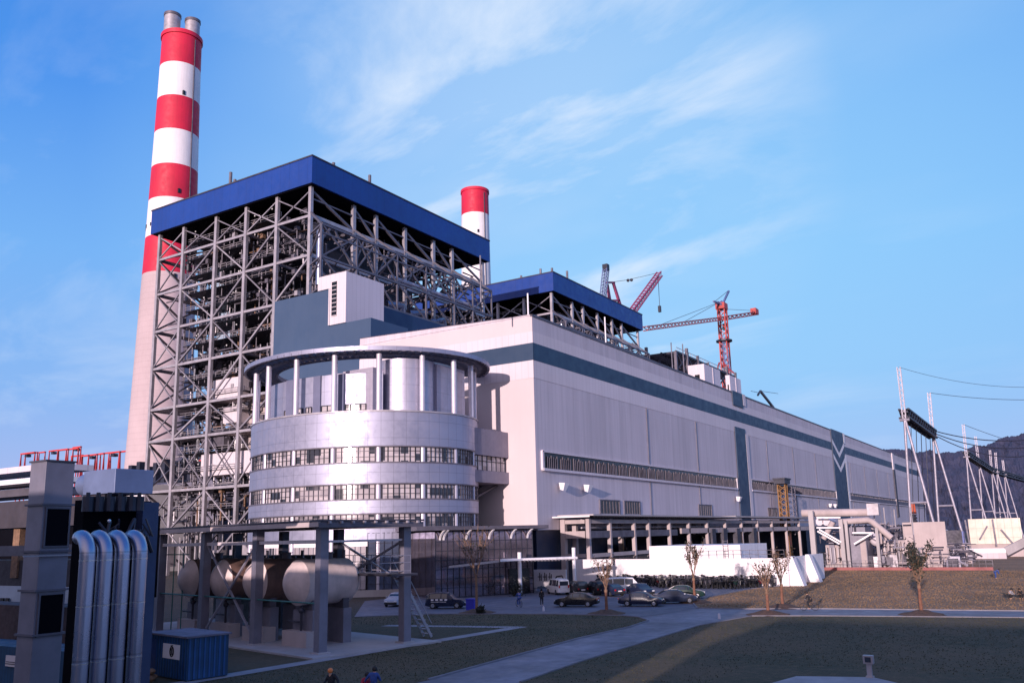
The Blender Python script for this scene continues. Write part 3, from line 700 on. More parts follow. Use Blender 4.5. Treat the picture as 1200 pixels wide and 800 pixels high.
# plinth storey: curtain walling with a band of white framed windows
M().arc(cx, cy, rx-.3, ry-.3, .4, A0-20, 222, 6.6, 7.4, 60).build('spandrel', 'white_paint', of, True)
wn = M().arc(cx, cy, rx-.35, ry-.35, .1, A0-20, 218, 1.0, 6.6, 40).build('window', 'office_glass', of)
f = M()
for k in range(60):
    a = A0-20+(218-A0+20)*k/59; p = ell(a, -.28); f.box(p[0]-.06, p[1]-.06, 1, p[0]+.06, p[1]+.06, 6.6)
for z in (2.1, 3.2, 4.4, 5.5): f.arc(cx, cy, rx-.24, ry-.24, .09, A0-20, 218, z-.04, z+.04, 40)
f.build('window_frame', 'steel', wn)
gw = M().arc(cx, cy, rx-.1, ry-.1, .2, 219, 262, .2, 8.4, 24).build('curtain_wall', mat('sky_glass', (.14,.17,.26), .06, .55, .25, .6, spec=.9), of, True)
f = M()
for k in range(13): p = ell(219+43*k/12, -.02); f.box(p[0]-.04, p[1]-.04, .2, p[0]+.04, p[1]+.04, 8.4)
for k in range(7): f.arc(cx, cy, rx, ry, .1, 219, 262, .3+k*1.33, .36+k*1.33, 20)
f.build('mullion', 'dark_metal', gw)
M().arc(cx, cy, rx+.05, ry+.05, .6, A0-20, A1, 0, .9, 70).build('plinth', 'concrete', of)

# link bridge between drum and hall
lk = T('link_bridge', 'small grey enclosed link bridge between the round office and the hall end wall', 'bridge', (108, 74, 15))
M().box(103, 74.0, 15.5, 114.9, 80, 17.3).box(103, 74.0, 19.6, 114.9, 80, 23.6).box(103, 74.6, 17.3, 114.9, 80, 19.6).build('wall', mat('link_grey', (.22,.20,.26), .6, 0, .1, .5, grid=(('h',2.2,.05,.3),)), lk)
wn = M().box(102.95, 74.2, 17.4, 103, 79, 19.5).box(103.2, 74.5, 17.4, 114.7, 74.6, 19.5).build('window', 'office_glass', lk)
f = M()
for i in range(10): x = 103.3+i*1.25; f.box(x-.05, 74.4, 17.3, x+.05, 74.5, 19.6)
f.box(103.2, 74.4, 18.7, 114.7, 74.48, 18.8); f.build('window_frame', 'dark_metal', wn)
M().beam((106,76,12.5),(114.5,76,15.4),.3).beam((106,79,12.5),(114.5,79,15.4),.3).build('bracket', 'steel_dark', lk)

# ------------------------------------------------------------------ glass entrance lobby, set diagonally
lb_ = T('entrance_lobby', 'low dark glass entrance lobby under a thin flat roof with white brackets', 'lobby', (94, 65, 0))
LA, LB = Vector((88.0, 67.9, 0)), Vector((100.6, 61.3, 0)); dv = (LB-LA); ln = dv.length; dv.normalize(); nv = Vector((dv.y, -dv.x, 0))
def lp(s, o, z): q = LA+dv*s+nv*o; return (q.x, q.y, z)
pb = [lp(0,0,0), lp(ln,0,0), (114.8, 69.8, 0), (114.8, 73, 0), (92, 76, 0)]
M().prism([lp(0,0,0)[:2], lp(ln,0,0)[:2], (113.5,69.5), (114.8,74), (93,76)], .05, 8.2).build('curtain_wall', mat('lobby_glass', (.26,.22,.27), .05, .75, .35, .5, spec=.9), lb_)
f = M()
n = 17
for k in range(n+1): f.beam(lp(ln*k/n, .05, .05), lp(ln*k/n, .05, 8.2), .08)
for k in range(8): f.beam(lp(0, .05, .15+k*1.14), lp(ln, .05, .15+k*1.14), .07)
e1 = Vector(lp(ln,0,0)); e2 = Vector((113.5,69.5,0))
for k in range(9):
    q = e1.lerp(e2, k/8); f.beam((q.x+.03,q.y-.04,.05), (q.x+.03,q.y-.04,8.2), .08)
for k in range(8): f.beam((e1.x+.03,e1.y-.04,.15+k*1.14), (e2.x+.03,e2.y-.04,.15+k*1.14), .07)
f.build('mullion', 'dark_metal', lb_)
M().prism([lp(-3.2,1.6,0)[:2], lp(ln+1.6,1.7,0)[:2], (114.6,68.8), (114.6,75), (92,78)], 8.4, 8.85).build('roof', 'steel_mid', lb_)
for s in (0.6, 1.1, 4.3, 7.6, 10.9, 13.4):
    g = M()
    for k in range(5):
        a0, a1 = k/5, (k+1)/5
        g.beam(lp(s, .15+1.4*a0*a0, 7.2+1.2*a0), lp(s, .15+1.4*a1*a1, 7.2+1.2*a1), .22, .14)
    g.build('bracket', 'white_paint', lb_)
M().beam(lp(12.2,.3,0), lp(12.2,.3,4), .2).build('door_frame', 'steel', lb_)
M().prism([lp(10.5,.12,0)[:2], lp(13.6,.12,0)[:2], lp(13.6,.18,0)[:2], lp(10.5,.18,0)[:2]], .1, 3.3).build('door', 'glass_black', lb_)
po = T('entrance_porch', 'flat white porch roof on two slim white posts over the lobby door', 'porch', (100, 59, 0))
pp = [(93.2,61.6),(97,60.6),(103,55.8),(104.6,57.6),(98.3,62.8),(96.2,63.2)]
M().prism(pp, 4.35, 4.62).build('roof', 'white_paint', po)
M().beam((88.6,66.2,3.9),(93.4,61.9,4.4),.35,.25).build('roof_wing', 'concrete', po)
g = M()
for i in range(16): x = 97.2+i*.38; y = 60.4-i*.30; g.beam((x,y,4.3),(x+1.3,y+1.7,4.3),.08,.25)
g.build('rafter', 'steel', po)
for x, y in ((97.0,61.1),(102.9,56.3)): M().cyl(x, y, 0, 5.4 if x < 100 else 5.8, .25, n=14).build('post', 'white_paint', po, True)

# ------------------------------------------------------------------ transformer bay frame beside the hall
tf = T('open_bay_structure', 'long open concrete frame with flat roof beams along the foot of the hall', 'bay structure', (122, 64, 0))
YF = 64.0; xs = [122,129.4,138.8,144.9,154.5,164.3,174.6,185.9,197,209,221,234,247,260]
for i, x in enumerate(xs):
    M().box(x-.3, YF-.3, 0, x+.3, YF+.3, 9.9).build('column', 'concrete_pink', tf)
    if i % 2 == 0 and i < 8: M().box(x+2.2, YF+3.4, 0, x+2.9, YF+4.1, 9.5).build('column', 'concrete_pink', tf)
for y in (68.4,): M().box(121.6, y-.4, 0, 122.4, y+.4, 9.9).build('column', 'concrete_pink', tf)
for z0, z1 in ((9.15, 9.75), (6.9, 8.0), (3.9, 4.5)):
    xe = 262 if z0 > 5 else 146
    if 6 < z0 < 8: M().box(122.5, YF-.22, z0, 158, YF+.22, z1).build('beam', 'steel_mid', tf)
    else: M().box(122.5, YF-.22, z0, xe, YF+.22, z1).build('beam', 'concrete_pink', tf)
    M().box(121.75, YF+.5, z0, 122.25, 68, z1).build('beam', 'concrete_pink', tf)
M().box(160, YF-.3, 7.2, 262, YF+.1, 8.2).build('beam', 'concrete_pink', tf)
M().box(120.8, YF-1.6, 10.3, 190, YF+4.8, 10.55).box(190, YF-1.2, 10.4, 262, YF+3.8, 10.75).build('roof_slab', 'concrete', tf)
M().add([(119.5,YF-1.6,10.32),(120.8,YF-1.6,10.32),(120.8,72,10.32),(119.5,72,10.32),(119.5,YF-1.6,10.1),(119.5,72,10.1)], [(0,1,2,3),(0,3,5,4)]).build('roof_edge', 'white_paint', tf)
g = M()
for i in range(70): x = 121.5+i*.98; g.beam((x,YF-1.5,10.2),(x,YF+4.5,10.2),.12,.2)
g.build('rafter', 'steel_dark', tf)
for z in (9.9, 8.6): M().tube([(122,YF+1.2,z-.1),(190,YF+1.2,z-.1)], .16, 6).build('pipe', 'steel', tf)
g = M()
for x in xs[:6]:
    for z in (3.9,): pass
for i in range(60): x = 122.6+i*.42; g.beam((x,YF-.3,2.4),(x,YF-.3,3.7),.07)
g.beam((122,YF-.3,3.7),(148,YF-.3,3.7),.1); g.build('railing', 'steel_dark', tf)
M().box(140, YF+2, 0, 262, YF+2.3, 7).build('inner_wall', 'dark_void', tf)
for x in (176, 183, 192, 204): M().box(x, YF-.6, 0, x+2.2, YF+1.9, 8).build('panel', 'steel_dark', tf)

# ------------------------------------------------------------------ white enclosure walls
we = T('white_wall', 'long bright white rendered wall behind the parked cars', 'wall', (120, 50, 0))
M().box(120, 33.0, 0, 120.4, 65.3, 3.72).box(120.4, 64.9, 0, 121.5, 65.3, 3.72).build('wall', 'wall_white', we)
M().add([(120,65.32,3.72),(120,65.32,0),(120,65.0,0),(120,65.0,3.72)], [(0,1,2,3)])
wu = T('white_upper_box', 'taller stepped white rendered box standing behind the long white wall', 'wall', (121, 46, 0))
M().box(120.41, 39.5, 0, 133, 53.2, 5.55).build('wall', 'wall_white', wu)
ws = T('white_side_wall', 'shaded bluish end of the white enclosure with two slanted buttresses', 'wall', (128, 33, 0))
M().box(120.41, 33.0, 0, 140, 33.4, 3.75).build('wall', 'wall_white', ws)
for x in (120.6, 129.5):
    M().add([(x,31.2,0),(x+1.6,31.2,0),(x+1.6,32.99,0),(x,32.99,0),(x,32.5,3.9),(x+1.6,32.5,3.9),(x+1.6,32.99,3.9),(x,32.99,3.9)],
            [(0,3,2,1),(4,5,6,7),(0,1,5,4),(1,2,6,5),(2,3,7,6),(3,0,4,7)]).build('buttress', 'wall_white', ws)
rl = T('handrail', 'thin grey handrail along the top of the white wall', 'railing', (120.2, 40, 3.7))
g = M()
for i in range(12): y = 46.4-i*1.18; g.beam((120.2,y,3.72),(120.2,y,4.8),.05)
for z in (4.25, 4.8): g.beam((120.2,46.4,z),(120.2,33.4,z),.05)
g.build('rail', 'steel_mid', rl)
ld = T('ladder', 'short steel ladder fixed to the taller white box', 'ladder', (120.3, 41.6, 3.7))
g = M(); g.beam((120.3,41.9,3.7),(120.3,41.9,6.3),.07); g.beam((120.3,41.2,3.7),(120.3,41.2,6.3),.07)
for i in range(7): g.beam((120.3,41.2,4+i*.35),(120.3,41.9,4+i*.35),.05)
g.build('rungs', 'steel_mid', ld)
bo = T('notice_board', 'white hoarding board with dark brushed lettering left of the parked white minibus', 'board', (101.6, 62.2, 0))
q0 = P(607, 690, 'z', 0); 
M().box(104, 58.2, .5, 104.2, 63.4, 2.9).build('panel', 'white_paint', bo)
g = M()
for k, y in enumerate((62.3, 61.5, 60.7)): 
    g.box(103.95, y-.3, 1.9, 103.99, y+.3, 2.0).box(103.95, y-.05, 1.4, 103.99, y+.05, 2.5).box(103.95, y-.3, 1.45, 103.99, y-.2, 2.3)
g.tube([(103.97,60.2,1.3),(103.97,59.6,2.0),(103.97,58.8,2.1),(103.97,58.5,1.5)], .09, 5); g.build('lettering', 'cloth_black', bo)
for y in (58.4, 63): M().box(104, y, 0, 104.15, y+.2, .5).build('leg', 'steel', bo)

# ------------------------------------------------------------------ transformer yard with bus ducts
yp = T('yard_wall', 'low reddish plinth wall with handrail along the transformer yard', 'wall', (167, 32, 0))
M().box(166.6, 12, 0, 167.0, 41, .55).build('plinth', mat('red_plinth', (.28,.10,.10), .8, 0, .2, .5), yp)
g = M()
for i in range(30): y = 41-i*1.0; g.beam((166.8,y,.55),(166.8,y,1.7),.06)
for z in (1.1, 1.7): g.beam((166.8,41,z),(166.8,12,z),.06)
g.build('railing', 'steel_mid', yp)
def transformer(x, y, lab, s=1.0):
    t = T('power_transformer', lab, 'transformer', (x, y, 0), 'transformers in the yard')
    M().box(x, y-3.2*s, .6, x+7, y+3.2*s, 4.4*s).build('tank', 'concrete_pink', t, bevel=.15)
    rd = M()
    for k in range(9):
        yy = y-2.9*s+k*.7*s; rd.box(x-1.1, yy-.09, 1.2, x-.1, yy+.09, 3.9*s)
    rd.build('radiator', 'steel', t)
    M().tube([(x+1,y-2.4*s,5.6*s),(x+6,y-2.4*s,5.6*s)], .55, 12).build('conservator', 'rust_tank', t, True)
    for k in (-1.6, 0, 1.6):
        b = M(); z = 4.4*s
        b.tube([(x+1.4,y+k*s,z+q*.3) for q in range(9)], [.32 if q % 2 else .17 for q in range(9)], 8); b.build('bushing', 'steel_dark', t, True)
    M().box(x-.2, y-3.4*s, 0, x+7.2, y+3.4*s, .6).build('plinth', 'concrete', t)
    return t
transformer(175, 37.5, 'pinkish grey power transformer left of the dark fire wall in the yard')
transformer(178, 27.2, 'power transformer in the yard between the dark fire wall and the bare trees', 1.15)
transformer(214, 27, 'far power transformer partly hidden behind the nearest slanted pylon legs', 1.1)
fwm = T('fire_wall', 'dark grey upright fire wall slab between the yard transformers', 'wall', (172, 33, 0))
p0 = P(990, 665, 'x', 172); p1 = P(1018, 665, 'x', 172)
M().box(172, p1.y, 0, 178, p0.y, 7.6).build('slab', 'duct_grey', fwm)
M().add([(171.8,p1.y-.4,5.0),(171.8,p1.y-3.9,7.4),(171.8,p1.y-3.9,7.15),(171.8,p1.y-.4,4.65)], [(0,1,2,3)])
bd_ = T('bus_duct', 'fat pale bus duct pipes crossing above the transformer yard and bending down', 'pipe', (172, 36, 8))
M().tube([P(940,601,'x',172), P(1018,600,'x',172)], .72, 14).build('pipe', 'concrete_pink', bd_, True)
M().tube([P(985,611,'x',170), P(1017,609,'x',170), P(1022,611,'x',170), P(1045,630,'x',170)], .55, 14).build('pipe', 'concrete_pink', bd_, True)
M().tube([P(976,611,'x',170.5), P(965,631,'x',170.5)], .5, 14).build('pipe', 'concrete_pink', bd_, True)
for a in ((962,611),(970,611)): q = P(*a, 'x', 173); M().tube([(q.x-1.2,q.y,q.z),(q.x+4,q.y,q.z)], .72, 14).build('pipe_end', 'clad_pale', bd_, True)
q = P(1019,597,'x',172)
M().box(q.x-1, q.y-1.7, q.z-1.0, q.x+1, q.y+.3, q.z+1.1).build('joint_box', 'steel', bd_)
M().sphere(tuple(P(1027,632,'x',176)), 1.25, 12, 8).build('dome', 'clad_pale', bd_, True)
for a, b, w_ in (((950,598),(955,664),.9),((985,608),(990,664),.7),((991,610),(996,664),.5),((1027,618),(1036,664),.5)):
    qa = P(*a, 'x', 169); M().box(169-w_/2, qa.y-w_/2, 0, 169+w_/2, qa.y+w_/2, qa.z).build('support', 'concrete', bd_)
g = M()
for a, b in (((999,624),(1024,624)),((1001,637),(1023,624)),((958,622),(984,637)),((960,620),(986,635)),((957,606),(985,606)),((957,618),(985,618))):
    g.beam(P(*a,'x',168.6), P(*b,'x',168.6), .28)
g.build('strut', 'white_paint', bd_)
yq = T('yard_equipment', 'tangle of small pipes, valves and insulators in the transformer yard', 'equipment', (185, 32, 0))
r_ = random.Random(21)
for nm, mt_, n_ in (('pipework','steel_mid',260),('pipework','steel_dark',200),('pipework','concrete_pink',120),('pipework','rail',130)):
    g = M()
    for i in range(n_):
        y = r_.uniform(18, 41); x = r_.uniform(170, 205); z = r_.uniform(.5, 8.5 if y > 26 else 4); l_ = r_.uniform(.5, 2.6)
        k = r_.random(); g.tube([(x,y,z),(x,y,max(0,z-l_))] if k < .62 else ([(x,y,z),(x,y-l_,z)] if k < .97 else [(x,y,z),(x,y-l_,z-l_*.6)]), r_.uniform(.05,.2), 6)
        if k > .93: g.box(x,y-.8,0,x+1.2,y+.8,r_.uniform(1,3))
    g.build(nm, mt_, yq)['kind'] = 'stuff'
for k in range(34):
    y = r_.uniform(20, 41); x = r_.uniform(171, 200); w_ = r_.uniform(.4, 1.5); M().box(x, y, r_.uniform(0, 1.2), x+w_, y+w_, r_.uniform(1.6, 6.5)).build('apparatus', r_.choice(['concrete_pink','steel_mid','steel','duct_grey']), yq)
M().box(207, 20, 0, 207.5, 42, 6.5).build('screen_wall', 'steel_dark', yq)
g = M()
for px_ in (1040, 1028, 1052, 1072):
    q = P(px_, 640, 'x', 176); g.cyl(q.x, q.y, 0, r_.uniform(9, 13), .14, n=6)
g.build('rod', 'steel', yq)
M().box(172.5, 30.5, 0, 173.5, 31.7, 2.2).build('cabinet', 'white_paint', yq)
ins = T('insulator_stack', 'dark ribbed insulator column with orange top behind the nearest pylon', 'insulator', tuple(P(1070, 640, 'x', 200).to_2d())+(0,))
q = P(1070, 600, 'x', 200); z1 = q.z
M().tube([(q.x,q.y,4+k*.35) for k in range(int((z1-4)/.35))], [.75 if k % 2 else .45 for k in range(int((z1-4)/.35))], 10).build('sheds', 'steel_dark', ins, True)
M().cyl(q.x, q.y, z1-.3, z1+1.8, .7, .5, n=10).build('cap', 'orange', ins, True); M().cyl(q.x, q.y, 0, 4, .6, n=8).build('post', 'steel_dark', ins)
# flat panels of the yard
for (xa, xb, yt, yb_, X, mt_, lab) in ((1057,1107,612,664,176.5,'concrete_pink','plain mauve fire wall slab behind the nearest pylon legs'),):
    t = T('fire_wall', lab, 'wall', (X, 28, 0)); a = P(xa, yt, 'x', X); b = P(xb, yt, 'x', X)
    M().box(X, b.y, 0, X+.5, a.y, a.z).build('slab', mt_, t)
pn = T('timber_panel_wall', 'sunlit cream panel wall with grid lines and slanted props at the far right', 'wall', (232, 10, 0))
a = P(1134, 608, 'x', 236); b = P(1195, 606, 'x', 236)
M().box(236, b.y, 3.0, 236.4, a.y, a.z).build('panel', mat('cream_panel', (.74,.66,.56), .7, 0, .12, .6, grid=(('y',1.5,.12,.35),('z',2.2,.12,.35)), streak=.2), pn)
g = M()
for px0, py0, px1, py1 in ((1148,632,1157,616),(1173,620,1190,640),(1163,608,1168,640),(1131,609,1140,657)): g.beam(P(px0,py0,'x',235.6), P(px1,py1,'x',235.6), .35)
g.build('prop', 'steel_mid', pn)
M().box(236.5, b.y, 0, 237, a.y, 3.0).build('base', 'concrete_pink', pn)
lw = T('low_parapet', 'low white and grey parapet with open railing panel right of the yard', 'wall', (222, 12, 0))
a = P(1128, 655, 'x', 222); b = P(1180, 655, 'x', 222)
M().box(222, b.y, 0, 223, a.y, 1.3).build('wall', 'clad_grey', lw); M().box(221.8, b.y, 1.3, 223.2, a.y, 2.3).build('cap', 'white_paint', lw)
M().beam((222,b.y,1.6),(226,b.y-4.5,4.0),.3,1.8).build('ramp_side', 'concrete', lw)
bl = T('blue_cabinets', 'blue switchgear cabinets with white doors in the yard, right of the mauve slab', 'cabinet', (215, 22, 0))
a = P(1111, 630, 'x', 215); b = P(1129, 630, 'x', 215)
M().box(215, b.y, 0, 218, a.y, 6.2).build('body', mat('cabinet_blue', (.10,.14,.38), .5, 0, .3, .8), bl)
for f_ in (.12, .5, .8): M().box(214.9, b.y+(a.y-b.y)*f_, 1.0, 214.99, b.y+(a.y-b.y)*(f_+.13), 3.6).build('door', 'white_paint', bl)
# ------------------------------------------------------------------ cranes
def truss(m_, a, b, w, n, r):
    a, b = Vector(a), Vector(b); d = (b-a).normalized(); u = d.cross(Vector((0,0,1)))
    if u.length < .1: u = Vector((1,0,0))
    u.normalize(); v = u.cross(d); cs = [u*w/2+v*w/2, -u*w/2+v*w/2, -u*w/2-v*w/2, u*w/2-v*w/2]
    for c in cs: m_.beam(a+c, b+c, r*1.3)
    for i in range(n):
        p, q = a.lerp(b, i/n), a.lerp(b, (i+1)/n)
        for k in range(4): m_.beam(p+cs[k], q+cs[(k+1) % 4], r*.8); 
        for k in (0, 2): m_.beam(p+cs[(k+1) % 4], q+cs[k], r*.7)
YC = 175
tcn = T('tower_crane', 'orange red tower crane with long level jib standing over the unfinished frame', 'crane', tuple(P(838, 470, 'y', YC).to_2d())+(60,))
base, top = P(841,440,'y',YC), P(846,362,'y',YC)
base = Vector((top.x, YC, base.z-20))
g = M(); truss(g, base, top, 4.6, 15, .55); g.build('mast', 'crane_red', tcn)
g = M(); truss(g, (top.x-5,YC-3,base.z+14), top+Vector((0,0,-18)), 2.6, 10, .4); g.build('mast_brace', 'crane_blue', tcn)
g = M(); jt = P(756,385,'y',YC); je = P(886,367,'y',YC); mid = P(848,373,'y',YC)
truss(g, jt, mid, 2.0, 24, .4); g.build('jib', 'crane_red', tcn)
g = M(); truss(g, mid, je, 2.2, 8, .55); g.build('counter_jib', 'crane_red', tcn)
M().box(je.x-7, YC-2, je.z-1.5, je.x, YC+2, je.z+2.4).build('counterweight', 'crane_red', tcn)
g = M(); ap = P(854,341,'y',YC); truss(g, top, P(843,354,'y',YC), 2.4, 3, .5); g.beam(P(845,360,'y',YC), ap, 1.1); g.beam(P(836,353,'y',YC), P(847,357,'y',YC), 1.0)
g.build('tower_head', 'crane_blue', tcn)
g = M()
for a, b in (((843,354),(770,382)),((843,354),(800,378)),((853,341),(838,353)),((845,362),(886,364)),((849,373),(849,381))): g.beam(P(*a,'y',YC), P(*b,'y',YC), .22)
g.build('tie_rope', 'steel_dark', tcn)
q = P(849,383,'y',YC); M().box(q.x-1, YC-1, q.z-2, q.x+1, YC+1, q.z+2).build('hook_block', 'dark_metal', tcn)
M().box(top.x-4, YC-3, top.z-.5, top.x+3, YC+3, top.z+3.5).build('cab', 'crane_red', tcn)
M().cyl(base.x, YC, P(844,398,'y',YC).z, P(844,397,'y',YC).z+.4, 5.2, n=12).build('collar', 'dark_metal', tcn)
g = M()
for a, b in (((838,441),(843,425)),((856,441),(849,425)),((860,437),(848,428))): g.beam(P(*a,'y',YC-8), P(*b,'y',YC), .9)
g.build('foot', 'crane_red', tcn)
YD = 205
lc = T('luffing_crane', 'purple and grey luffing crane with raised jib behind the second blue roof', 'crane', tuple(P(720, 360, 'y', YD).to_2d())+(60,))
g = M(); truss(g, P(703,380,'y',YD), P(710,316,'y',YD), 2.6, 16, .3); g.build('mast', 'crane_blue', lc)
g = M()
for a, b in (((712,333),(716,380)),((712,333),(720,380)),((718,331),(727,360)),((719,331),(732,372)),((711,331),(720,331)),((717,352),(726,352))): g.beam(P(*a,'y',YD), P(*b,'y',YD), 1.0)
g.build('a_frame', mat('crane_purple', (.33,.06,.14), .55, 0, .2, .3), lc)
g = M(); truss(g, P(736,372,'y',YD), P(773,321,'y',YD), 3.0, 16, .45); g.build('jib', 'crane_purple', lc)
g = M()
for a, b in (((714,331),(735,328)),((735,328),(770,320)),((771,321),(773,358))): g.beam(P(*a,'y',YD), P(*b,'y',YD), .25)
for a in ((736,328.5),(740,328)): q = P(*a,'y',YD); g.sphere(tuple(q), 1.0, 6, 4)
g.build('rope', 'steel_dark', lc)
q = P(773,362,'y',YD); M().box(q.x-.8, YD-.8, q.z-2, q.x+.8, YD+.8, q.z+2).build('hook_block', 'dark_metal', lc)
q = P(710,314,'y',YD); M().box(q.x-1.5, YD-1.5, q.z-1.5, q.x+1.5, YD+1.5, q.z+2).build('mast_head', 'dark_metal', lc)
fj = T('distant_crane_jib', 'tiny grey crane jib leaning above the far end of the hall roof', 'crane', tuple(P(900, 480, 'y', 200).to_2d())+(40,))
g = M()
for a, b, w_ in (((891,458),(906,477),1.6),((891,458),(888,463),1.2),((889,460),(880,458),.3),((891,458),(912,461),.3),((906,477),(914,492),1.6)): g.beam(P(*a,'y',200), P(*b,'y',200), w_)
g.build('jib', 'steel_mid', fj)
ht = T('hoist_tower', 'yellow lattice hoist tower with dark head standing before the long window strip', 'hoist', tuple(P(916, 620, 'y', 60).to_2d())+(0,))
a = P(916, 561, 'y', 66.5); g = M(); truss(g, (a.x,66.5,0), (a.x,66.5,a.z), 2.0, 14, .22); g.build('mast', 'crane_yellow', ht)
M().box(a.x-2.8, 65, a.z-1.4, a.x+2.8, 68, a.z).box(a.x-3.2, 64.8, a.z-.2, a.x+3.2, 68.2, a.z+.2).build('head', 'dark_metal', ht)
g = M(); truss(g, (a.x+5,66.5,6), (a.x+5,66.5,a.z-2), 3.2, 8, .14); g.build('scaffold', 'steel_mid', ht)
M().box(a.x-1.1, 65.4, 3.0, a.x+1.1, 66.5, 6.4).build('cab', 'orange', ht)
# slim poles and vents on the hall roof edge
for px_, y0_, y1_, lab in ((619,344,368,'thin white pole standing at the hall roof corner'),(710,372,402,'thin white pole rising midway along the hall roof edge'),(564,300,375,'thin grey pole beside the right end of the nearest boiler frame'),(788,402,430,'pale slim pole left of the unfinished boiler frame'),(802,404,440,'bluish slim pole in front of the unfinished boiler frame')):
    a = P(px_, y1_, 'y', 71); b = P(px_, y0_, 'y', 71); t = T('roof_pole', lab, 'pole', (a.x, 71, 42))
    M().cyl(a.x, 71, 42, b.z, .13, n=8).build('pole', 'white_paint' if px_ in (619, 710) else 'steel_gal', t)

# ------------------------------------------------------------------ red gantries far left
XG = 330
gs = [(25,41,531),(30,44,531),(46,53,530),(58,69,528),(68,80,527),(78,92,526),(86,95,524),(84,97,534),(96,104,534),(104,114,533),(112,122,532),(118,130,531),(128,141,530),(140,150,529),(190,201,541),(199,214,540),(212,226,541),(226,240,540)]
gl = ['with a drooping left end', 'beside the leftmost one']
for i, (xa, xb, y) in enumerate(gs):
    XGi = XG+(i % 4)*14
    a, b = P(xa, y, 'x', XGi), P(xb, y, 'x', XGi); z = (a.z+b.z)/2
    t = T('portal_gantry', 'red portal gantry frame standing in the far row on the left skyline', 'gantry', (XGi, b.y, 0), 'red gantries in a row on the left skyline')
    M().box(XGi-.7, b.y, z-.4, XGi+.7, a.y, z+.6).build('crossbeam', 'gantry_red', t)
    for yy in (a.y, b.y):
        g = M(); g.beam((XGi-3,yy,0), (XGi,yy,z), .5); g.beam((XGi+3,yy,0), (XGi,yy,z), .5); g.build('leg', 'gantry_red', t)
    if i % 3 == 0: M().box(XGi-1.5, (a.y+b.y)/2-1.5, z-2.6, XGi+1.5, (a.y+b.y)/2+1.5, z-.8).build('trolley', 'dark_metal', t)
# ------------------------------------------------------------------ low buildings behind, left
cs = T('coal_shed', 'long dark grey shed with sloping conveyor roof at the foot of the chimney', 'shed', (215, 300, 0))
a, b = P(128, 553, 'x', 190), P(262, 560, 'x', 190)
M().add([(190,a.y,0),(190,b.y,0),(225,b.y,0),(225,a.y,0),(190,a.y,a.z-6),(190,b.y,a.z-6),(225,b.y,a.z+2),(225,a.y,a.z+2)], [(0,3,2,1),(4,5,6,7),(0,1,5,4),(1,2,6,5),(2,3,7,6),(3,0,4,7)]).build('wall', 'duct_grey', cs)
for q in range(14): 
    yy = a.y+(b.y-a.y)*q/13; M().box(195, yy-1, a.z-5, 198, yy+1, a.z+1.5+(q % 3)).build('roof_unit', 'dark_metal', cs)
wb = T('white_service_building', 'small bright white flat roofed building behind the dark pipe station', 'building', (150, 215, 0))
a, b = P(133, 570, 'x', 150), P(171, 570, 'x', 150)
M().box(150, b.y, 0, 170, a.y, a.z).build('wall', 'white_paint', wb)
for q in range(5): y = b.y+(a.y-b.y)*(q+.5)/5; M().box(149.9, y-.8, a.z-7, 150, y+.8, a.z-5.4).build('window', 'glass_dark', wb)
# ------------------------------------------------------------------ pipe bridges and duct at left edge
def ybox(name, lab, cat, X, xa, xb, ya, yb_, mt_, dx=1.5, extra=None):
    a, b = P(xa, ya, 'x', X), P(xb, yb_, 'x', X); c = P(xa, yb_, 'x', X)
    t = T(name, lab, cat, (X, b.y, 0)); M().box(X, b.y, b.z, X+dx, a.y+(6 if xa <= 0 else 0), P(xb, ya, 'x', X).z).build('body', mt_, t); return t
t = ybox('pipe_bridge', 'pale topped horizontal pipe bridge high at the left edge', 'pipe bridge', 27, -10, 60, 542, 549, 'clad_pale', 2.5)
t = ybox('pipe_bridge', 'white wrapped horizontal pipe bridge just below the highest one at the left edge', 'pipe bridge', 24, -10, 60, 557, 563, 'white_paint', 2)
q = P(26, 575, 'x', 24.5); M().box(24.4, q.y-.3, 6, 24.8, q.y+.3, 9.0).build('bracket', 'bark', t)
t = ybox('pipe_bridge', 'dark grey lower pipe bridge with thin walkway at the left edge', 'pipe bridge', 25, -10, 60, 569, 578, 'steel_mid', 2)
t = ybox('concrete_gantry', 'dark maroon concrete gantry box behind the grey duct tower', 'gantry', 24, -10, 110, 580, 614, mat('maroon_dark', (.045,.038,.05), .7, 0, .25, 1, streak=.4), 2)
t = ybox('concrete_gantry', 'lower dark brown gantry beam with blue sheet below, behind the duct tower', 'gantry', 24.5, -10, 120, 655, 688, 'maroon_dark', 2)
t = ybox('steam_pipe', 'grey horizontal pipe passing behind the duct tower at the left edge', 'pipe', 21, -10, 95, 637, 650, 'steel_mid', .6)
t = ybox('service_shed', 'pale blue low shed wall with dark louvres low at the left edge', 'shed', 34, -10, 100, 683, 712, mat('pale_blue_wall', (.38,.45,.56), .7, 0, .15, .6), 4)
for px_ in (3, 9, 84): q = P(px_, 707, 'x', 33.9); M().box(33.8, q.y-.22, q.z, 33.9, q.y+.22, q.z+.4).build('louvre', 'glass_black', t)
t = ybox('retaining_wall', 'dark red topped retaining wall under the pale shed at the left edge', 'wall', 30, -10, 100, 712, 762, mat('maroon_wall', (.07,.045,.05), .8, 0, .25, 1), 2)
t = ybox('blue_tank_sheet', 'dark blue sheet steel enclosure with small white notice at the bottom left corner', 'enclosure', 26, -10, 90, 764, 830, 'container_blue', 2)
a, b = P(8, 767, 'x', 25.9), P(19, 781, 'x', 25.9); M().box(25.85, b.y, b.z, 25.95, a.y, a.z).build('notice', 'clad_pale', t)
M().box(25.82, b.y+.05, b.z+.12, 25.84, a.y-.05, b.z+.15).box(25.82, b.y+.05, b.z+.22, 25.84, a.y-.1, b.z+.25).build('lettering', 'steel_dark', t)
